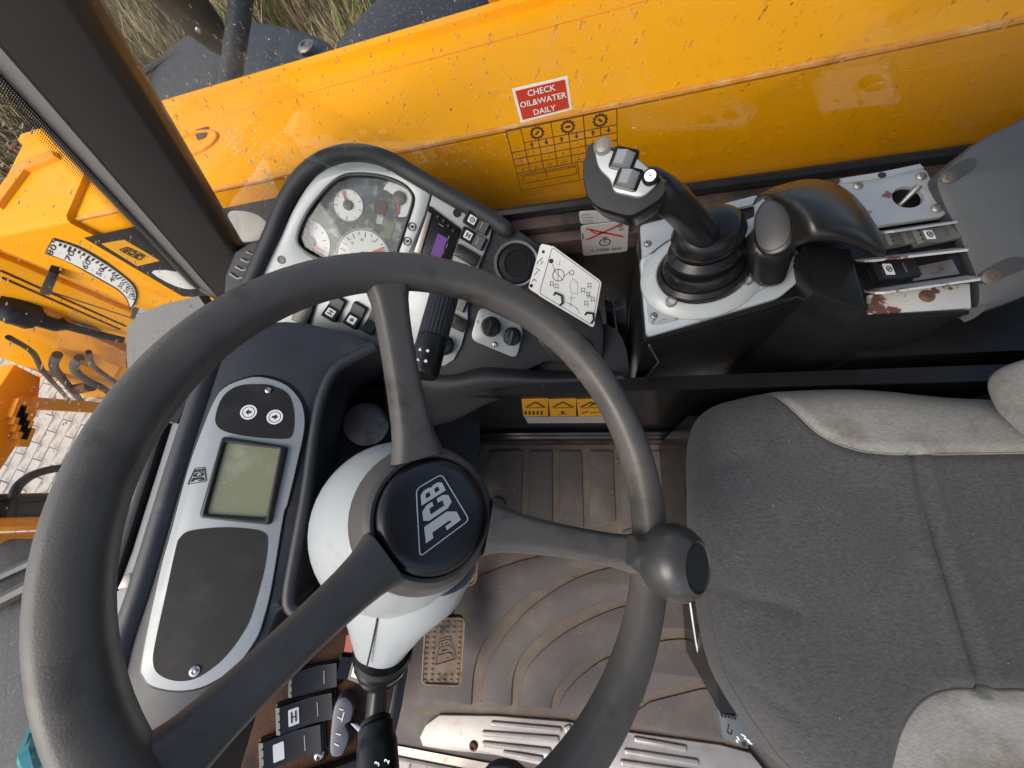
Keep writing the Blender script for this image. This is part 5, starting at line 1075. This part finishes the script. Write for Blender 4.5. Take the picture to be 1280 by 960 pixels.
# ------------------------------------------------------------------ joystick
joy = T('joystick', 'black control joystick with silver button face', 'joystick', jo)
g0 = jo + V((0, 0, .006)); gax = V((-.12, .1, 1)).normalized()
mk('gaiter', *lathe(g0, gax, [(.048, .0), (.0475, .008), (.043, .012), (.0415, .010), (.041, .018), (.036, .024), (.030, .024), (.036, .032), (.0365, .040), (.030, .046), (.0285, .045), (.033, .054), (.034, .064), (.030, .073), (.021, .079)], 40, (1, .3, 0), 1.08, .92), GLOSSB, joy)
gp = [g0 + gax * .06, onz(868, 284, .655), onz(852, 262, .69), onz(832, 243, .72), onz(806, 232, .735)]
jd = (gp[3] - gp[1]).normalized(); jw = V((.55, -.75, .1)); 
mk('grip', *bodyloft([(p_, jw, V((.2, .3, 1)), rx, ry) for p_, rx, ry in zip([tuple(q) for q in gp], (.0215, .020, .0195, .0195, .0195), (.0205, .019, .0185, .018, .017))], 24), BLACKS, joy, sharp=180, sub=1)
HN = V((-.15, -.38, .91)).normalized(); HF_ = Fr(onz(785, 215, .775), HN, (1, -.8, 0))
head = cr([(735, 178), (748, 175), (762, 181), (775, 189), (795, 195), (818, 212), (830, 226), (834, 238), (826, 250), (808, 262), (788, 271), (765, 266), (744, 258), (731, 240), (727, 212), (730, 192)], 3)
hp = HF_.ps(head); hcx = sum(p[0] for p in hp) / len(hp), sum(p[1] for p in hp) / len(hp)
vs = []; fs = []; k = len(hp)
for s, h in ((.55, -.062), (.74, -.052), (.88, -.036), (.97, -.018), (1.0, -.008), (.985, -.003), (.95, -.0005)): vs += [HF_.w(hcx[0] + (x - hcx[0]) * s, hcx[1] + (y - hcx[1]) * s, h) for x, y in hp]
for r in range(6):
    for i in range(k): fs.append((r * k + i, r * k + (i + 1) % k, r * k + k + (i + 1) % k, r * k + k + i))
fs += [tuple(range(k))[::-1], tuple(range(6 * k, 7 * k))]; mk('head', vs, fs, BLACKS, joy, sharp=50)
face = rnd(HF_.ps([(742, 180), (760, 177), (764, 190), (795, 198), (822, 221), (821, 232), (803, 249), (767, 241), (764, 226), (748, 211)]), .005)
plate('face_plate', HF_, face, -.003, .0025, SILVER, joy, .001, px=False)
mk('top_button', *lathe(HF_.w(*HF_.p(754, 185), .002), HN, [(.0062, 0), (.0062, .0015), (.0055, .002), (.005, .0015), (.0046, .0022), (.0025, .0028), (0, .003)], 20), mat('grey_brown_button', srgb('77726c'), .35), joy)
for uv in ((780, 201), (785.5, 225)):
    c = V(HF_.p(*uv)); plate('rocker_socket', HF_, rnd(rect(c, .0178, .0155, .2), .003), .0015, .0032, GLOSSB, joy, .001, px=False)
    f = Fr(HF_.w(*c, .003), HN, HF_.x * math.cos(.2) + HF_.y * math.sin(.2)); w_, l_ = .011, .013
    vs = [f.w(x * l_ / 2, y * w_ / 2, z) for x, y, z in ((-1, -1, 0), (1, -1, 0), (1, 1, 0), (-1, 1, 0), (-.8, -.8, .0025), (.2, -.85, .0045), (.9, -.9, .001), (-.8, .8, .0025), (.2, .85, .0045), (.9, .9, .001))]
    fs = [(0, 1, 6, 5, 4), (3, 7, 8, 9, 2), (0, 4, 7, 3), (1, 2, 9, 6), (4, 5, 8, 7), (5, 6, 9, 8), (0, 3, 2, 1)]; mk('thumb_rocker', vs, fs, BUTTON, joy, sharp=20)
c = HF_.p(813, 224); mk('round_button', *lathe(HF_.w(*c, .002), HN, [(.0056, 0), (.0056, .0025), (.0048, .0035), (.0045, .0025), (.0042, .0025), (.004, .004), (0, .0042)], 24), GLOSSB, joy); plate('button_face', HF_, [circ(c, .0038, 20), circ(c, .0006, 8)], .005, .0066, ICON, joy, px=False)
plate('paddle', HF_.up(-.05), cr([(745, 262), (770, 270), (800, 272), (818, 268), (800, 262), (770, 258)], 4), -.004, .004, BLACKS, joy, .002)
# ------------------------------------------------------------------ hand rest beside the joystick: arched shell with a round end
hr = T('hand_rest', 'black arched hand rest shell behind the joystick', 'hand rest', Q.w(*Q.p(1000, 330)))
RESTM = mat('hand_rest_plastic', srgb('1d1c1b'), .3, spec=.5, var=.1, bump=.08, bs=500)
def uvz(row): return [onz(u, v, z) for u, v, z in row]
mk('shell', *grid([uvz(r) for r in (
    [(936, 262, .58), (958, 238, .58), (988, 228, .585), (1015, 223, .585), (1046, 229, .58), (1070, 245, .575), (1088, 270, .57), (1106, 302, .57)],
    [(940, 248, .618), (960, 234, .632), (989, 225, .638), (1015, 220, .638), (1048, 226, .633), (1074, 246, .625), (1093, 274, .615), (1110, 306, .605)],
    [(950, 240, .638), (974, 236, .655), (998, 234, .66), (1020, 233, .66), (1050, 240, .656), (1075, 258, .648), (1093, 284, .636), (1111, 311, .618)],
    [(976, 250, .652), (993, 256, .662), (1008, 260, .667), (1028, 260, .667), (1052, 264, .663), (1075, 276, .655), (1093, 296, .643), (1111, 315, .622)],
    [(990, 276, .650), (999, 280, .655), (1012, 287, .663), (1030, 286, .664), (1052, 289, .660), (1073, 297, .651), (1092, 309, .639), (1110, 319, .62)],
    [(988, 312, .632), (997, 307, .638), (1010, 302, .654), (1029, 300, .655), (1050, 302, .651), (1071, 309, .642), (1090, 319, .63), (1106, 323, .613)],
    [(982, 314, .622), (995, 309, .628), (1010, 304, .642), (1029, 302, .643), (1050, 304, .639), (1070, 311, .63), (1088, 320, .618), (1103, 323, .602)])]), RESTM, hr, sharp=180, sub=2, solid=.004)
DF = Fr(onz(966, 282, .636), (-.45, -.25, .85), (1, 0, 0))
ov_ = cr([(941, 285), (944, 264), (956, 248), (974, 245), (988, 254), (996, 274), (995, 296), (983, 312), (962, 319), (946, 309)], 4)
plate('end_disc', DF, ov_, -.012, .0, RESTM, hr, .005)
plate('disc_face', DF, [(966 + (u - 966) * .82 - 2, 282 + (v - 282) * .84 + 1) for u, v in ov_], -.002, .0016, mat('disc_face_plastic', srgb('2c2d2e'), .4, var=.1), hr, .0012)
mk('stalk', *bodyloft([(onz(963, 352, .562), (1, .1, 0), (0, 1, 0), .017, .012), (onz(960, 335, .575), (1, .2, 0), (0, 1, 0), .019, .015), (onz(962, 312, .60), (1, .2, 0), (0, 1, 0), .024, .018), (onz(966, 292, .625), (1, .2, 0), (0, 1, 0), .026, .024)], 20), RESTM, hr, sharp=180, sub=1)
plate('bracket', Q.up(.03), [(1006, 306), (1064, 310), (1086, 390), (1017, 366)], -.036, .0, GLOSSB, hr, .003)
# ------------------------------------------------------------------ grey rear trim with two recessed screws
tr = T('rear_trim', 'grey moulded trim panel behind the console with recessed screws', 'trim panel', onz(1240, 300, .5))
TR = Fr(onz(1225, 290, .56), (-.25, -.35, .9), (1, 0, 0))
tl = cr([(1330, 110), (1280, 146), (1231, 170), (1190, 202), (1170, 222), (1176, 250), (1195, 289), (1212, 330), (1221, 356), (1219, 384), (1195, 398), (1240, 388), (1300, 366), (1400, 330), (1600, 290), (1560, 120), (1420, 80)], 3)
plate('moulding', TR, tl, -.06, 0, GREYT, tr, .008)
for pts, uv in (([(1178, 222), (1190, 208), (1212, 198), (1221, 202), (1216, 212), (1196, 226), (1184, 230)], (1186, 222)), ([(1222, 346), (1236, 334), (1262, 322), (1282, 324), (1280, 336), (1256, 346), (1238, 354), (1226, 354)], (1239, 346))):
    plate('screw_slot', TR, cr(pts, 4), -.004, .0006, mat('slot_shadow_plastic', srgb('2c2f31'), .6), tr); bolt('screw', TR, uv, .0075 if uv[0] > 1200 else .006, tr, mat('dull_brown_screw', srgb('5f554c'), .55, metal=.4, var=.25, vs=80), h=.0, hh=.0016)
# grey knob of the door at the lower edge
dk = mk('door_knob', *merge(tube([onz(632, 1004, .30) - V((0, 0, .03)), V((-.33, -.60, .16)), V((-.33, -.62, FZ - .1))], .012, 8), lathe(onz(632, 1004, .30), (0, -.2, 1), [(.02, -.05), (.045, -.02), (.05, .0), (.042, .012), (.02, .018), (0, .019)], 28)), GREYT); tag(dk, 'round grey lever knob peeking in at the bottom edge', 'knob')

# lint on the seat and grit on the mat
parts = []
for _ in range(26):
    x, y = random.uniform(.13, .45), random.uniform(-.25, .13)
    if not inpoly((x, y), outline): continue
    a = random.uniform(0, 3.14); r = random.uniform(.0002, .0004); parts.append(lathe(V((x, y, seat_h(x, y))), (0, 0, 1), [(r, 0), (r * .7, r * .6), (0, r)], 5, (math.cos(a), math.sin(a), 0), random.uniform(1, 2.5), 1))
mk('lint', *merge(*parts), SPECK, seat)['kind'] = 'stuff'
mk('crumb', *lathe(onz(1232, 838, .4935), (.2, .1, 1), [(.0013, 0), (.001, .0009), (0, .0012)], 7, (.3, 1, 0), 1.8, .8), mat('straw_crumb', srgb('c9a06a'), .8), seat)
parts = []
for _ in range(420):
    u = random.uniform(585, 900); v = random.uniform(560, 900); p = onz(u, v, FZ + .0078 if random.random() < .5 else FZ + .0045)
    if p.x > .19 - .2 * max(0, -.25 - p.y) or p.y > .12: continue
    r = random.choice((.0005, .0007, .001, .0016)) * random.uniform(.7, 1.3); parts.append(lathe(p, (0, 0, 1), [(r, 0), (r * .8, r * .6), (0, r * .9)], 5, (1, random.uniform(-1, 1), 0), random.uniform(1, 1.8), 1))
mk('grit', *merge(*parts), mat('dry_grit', srgb('8f8371'), .95, var=.35, vs=200), fm)['kind'] = 'stuff'
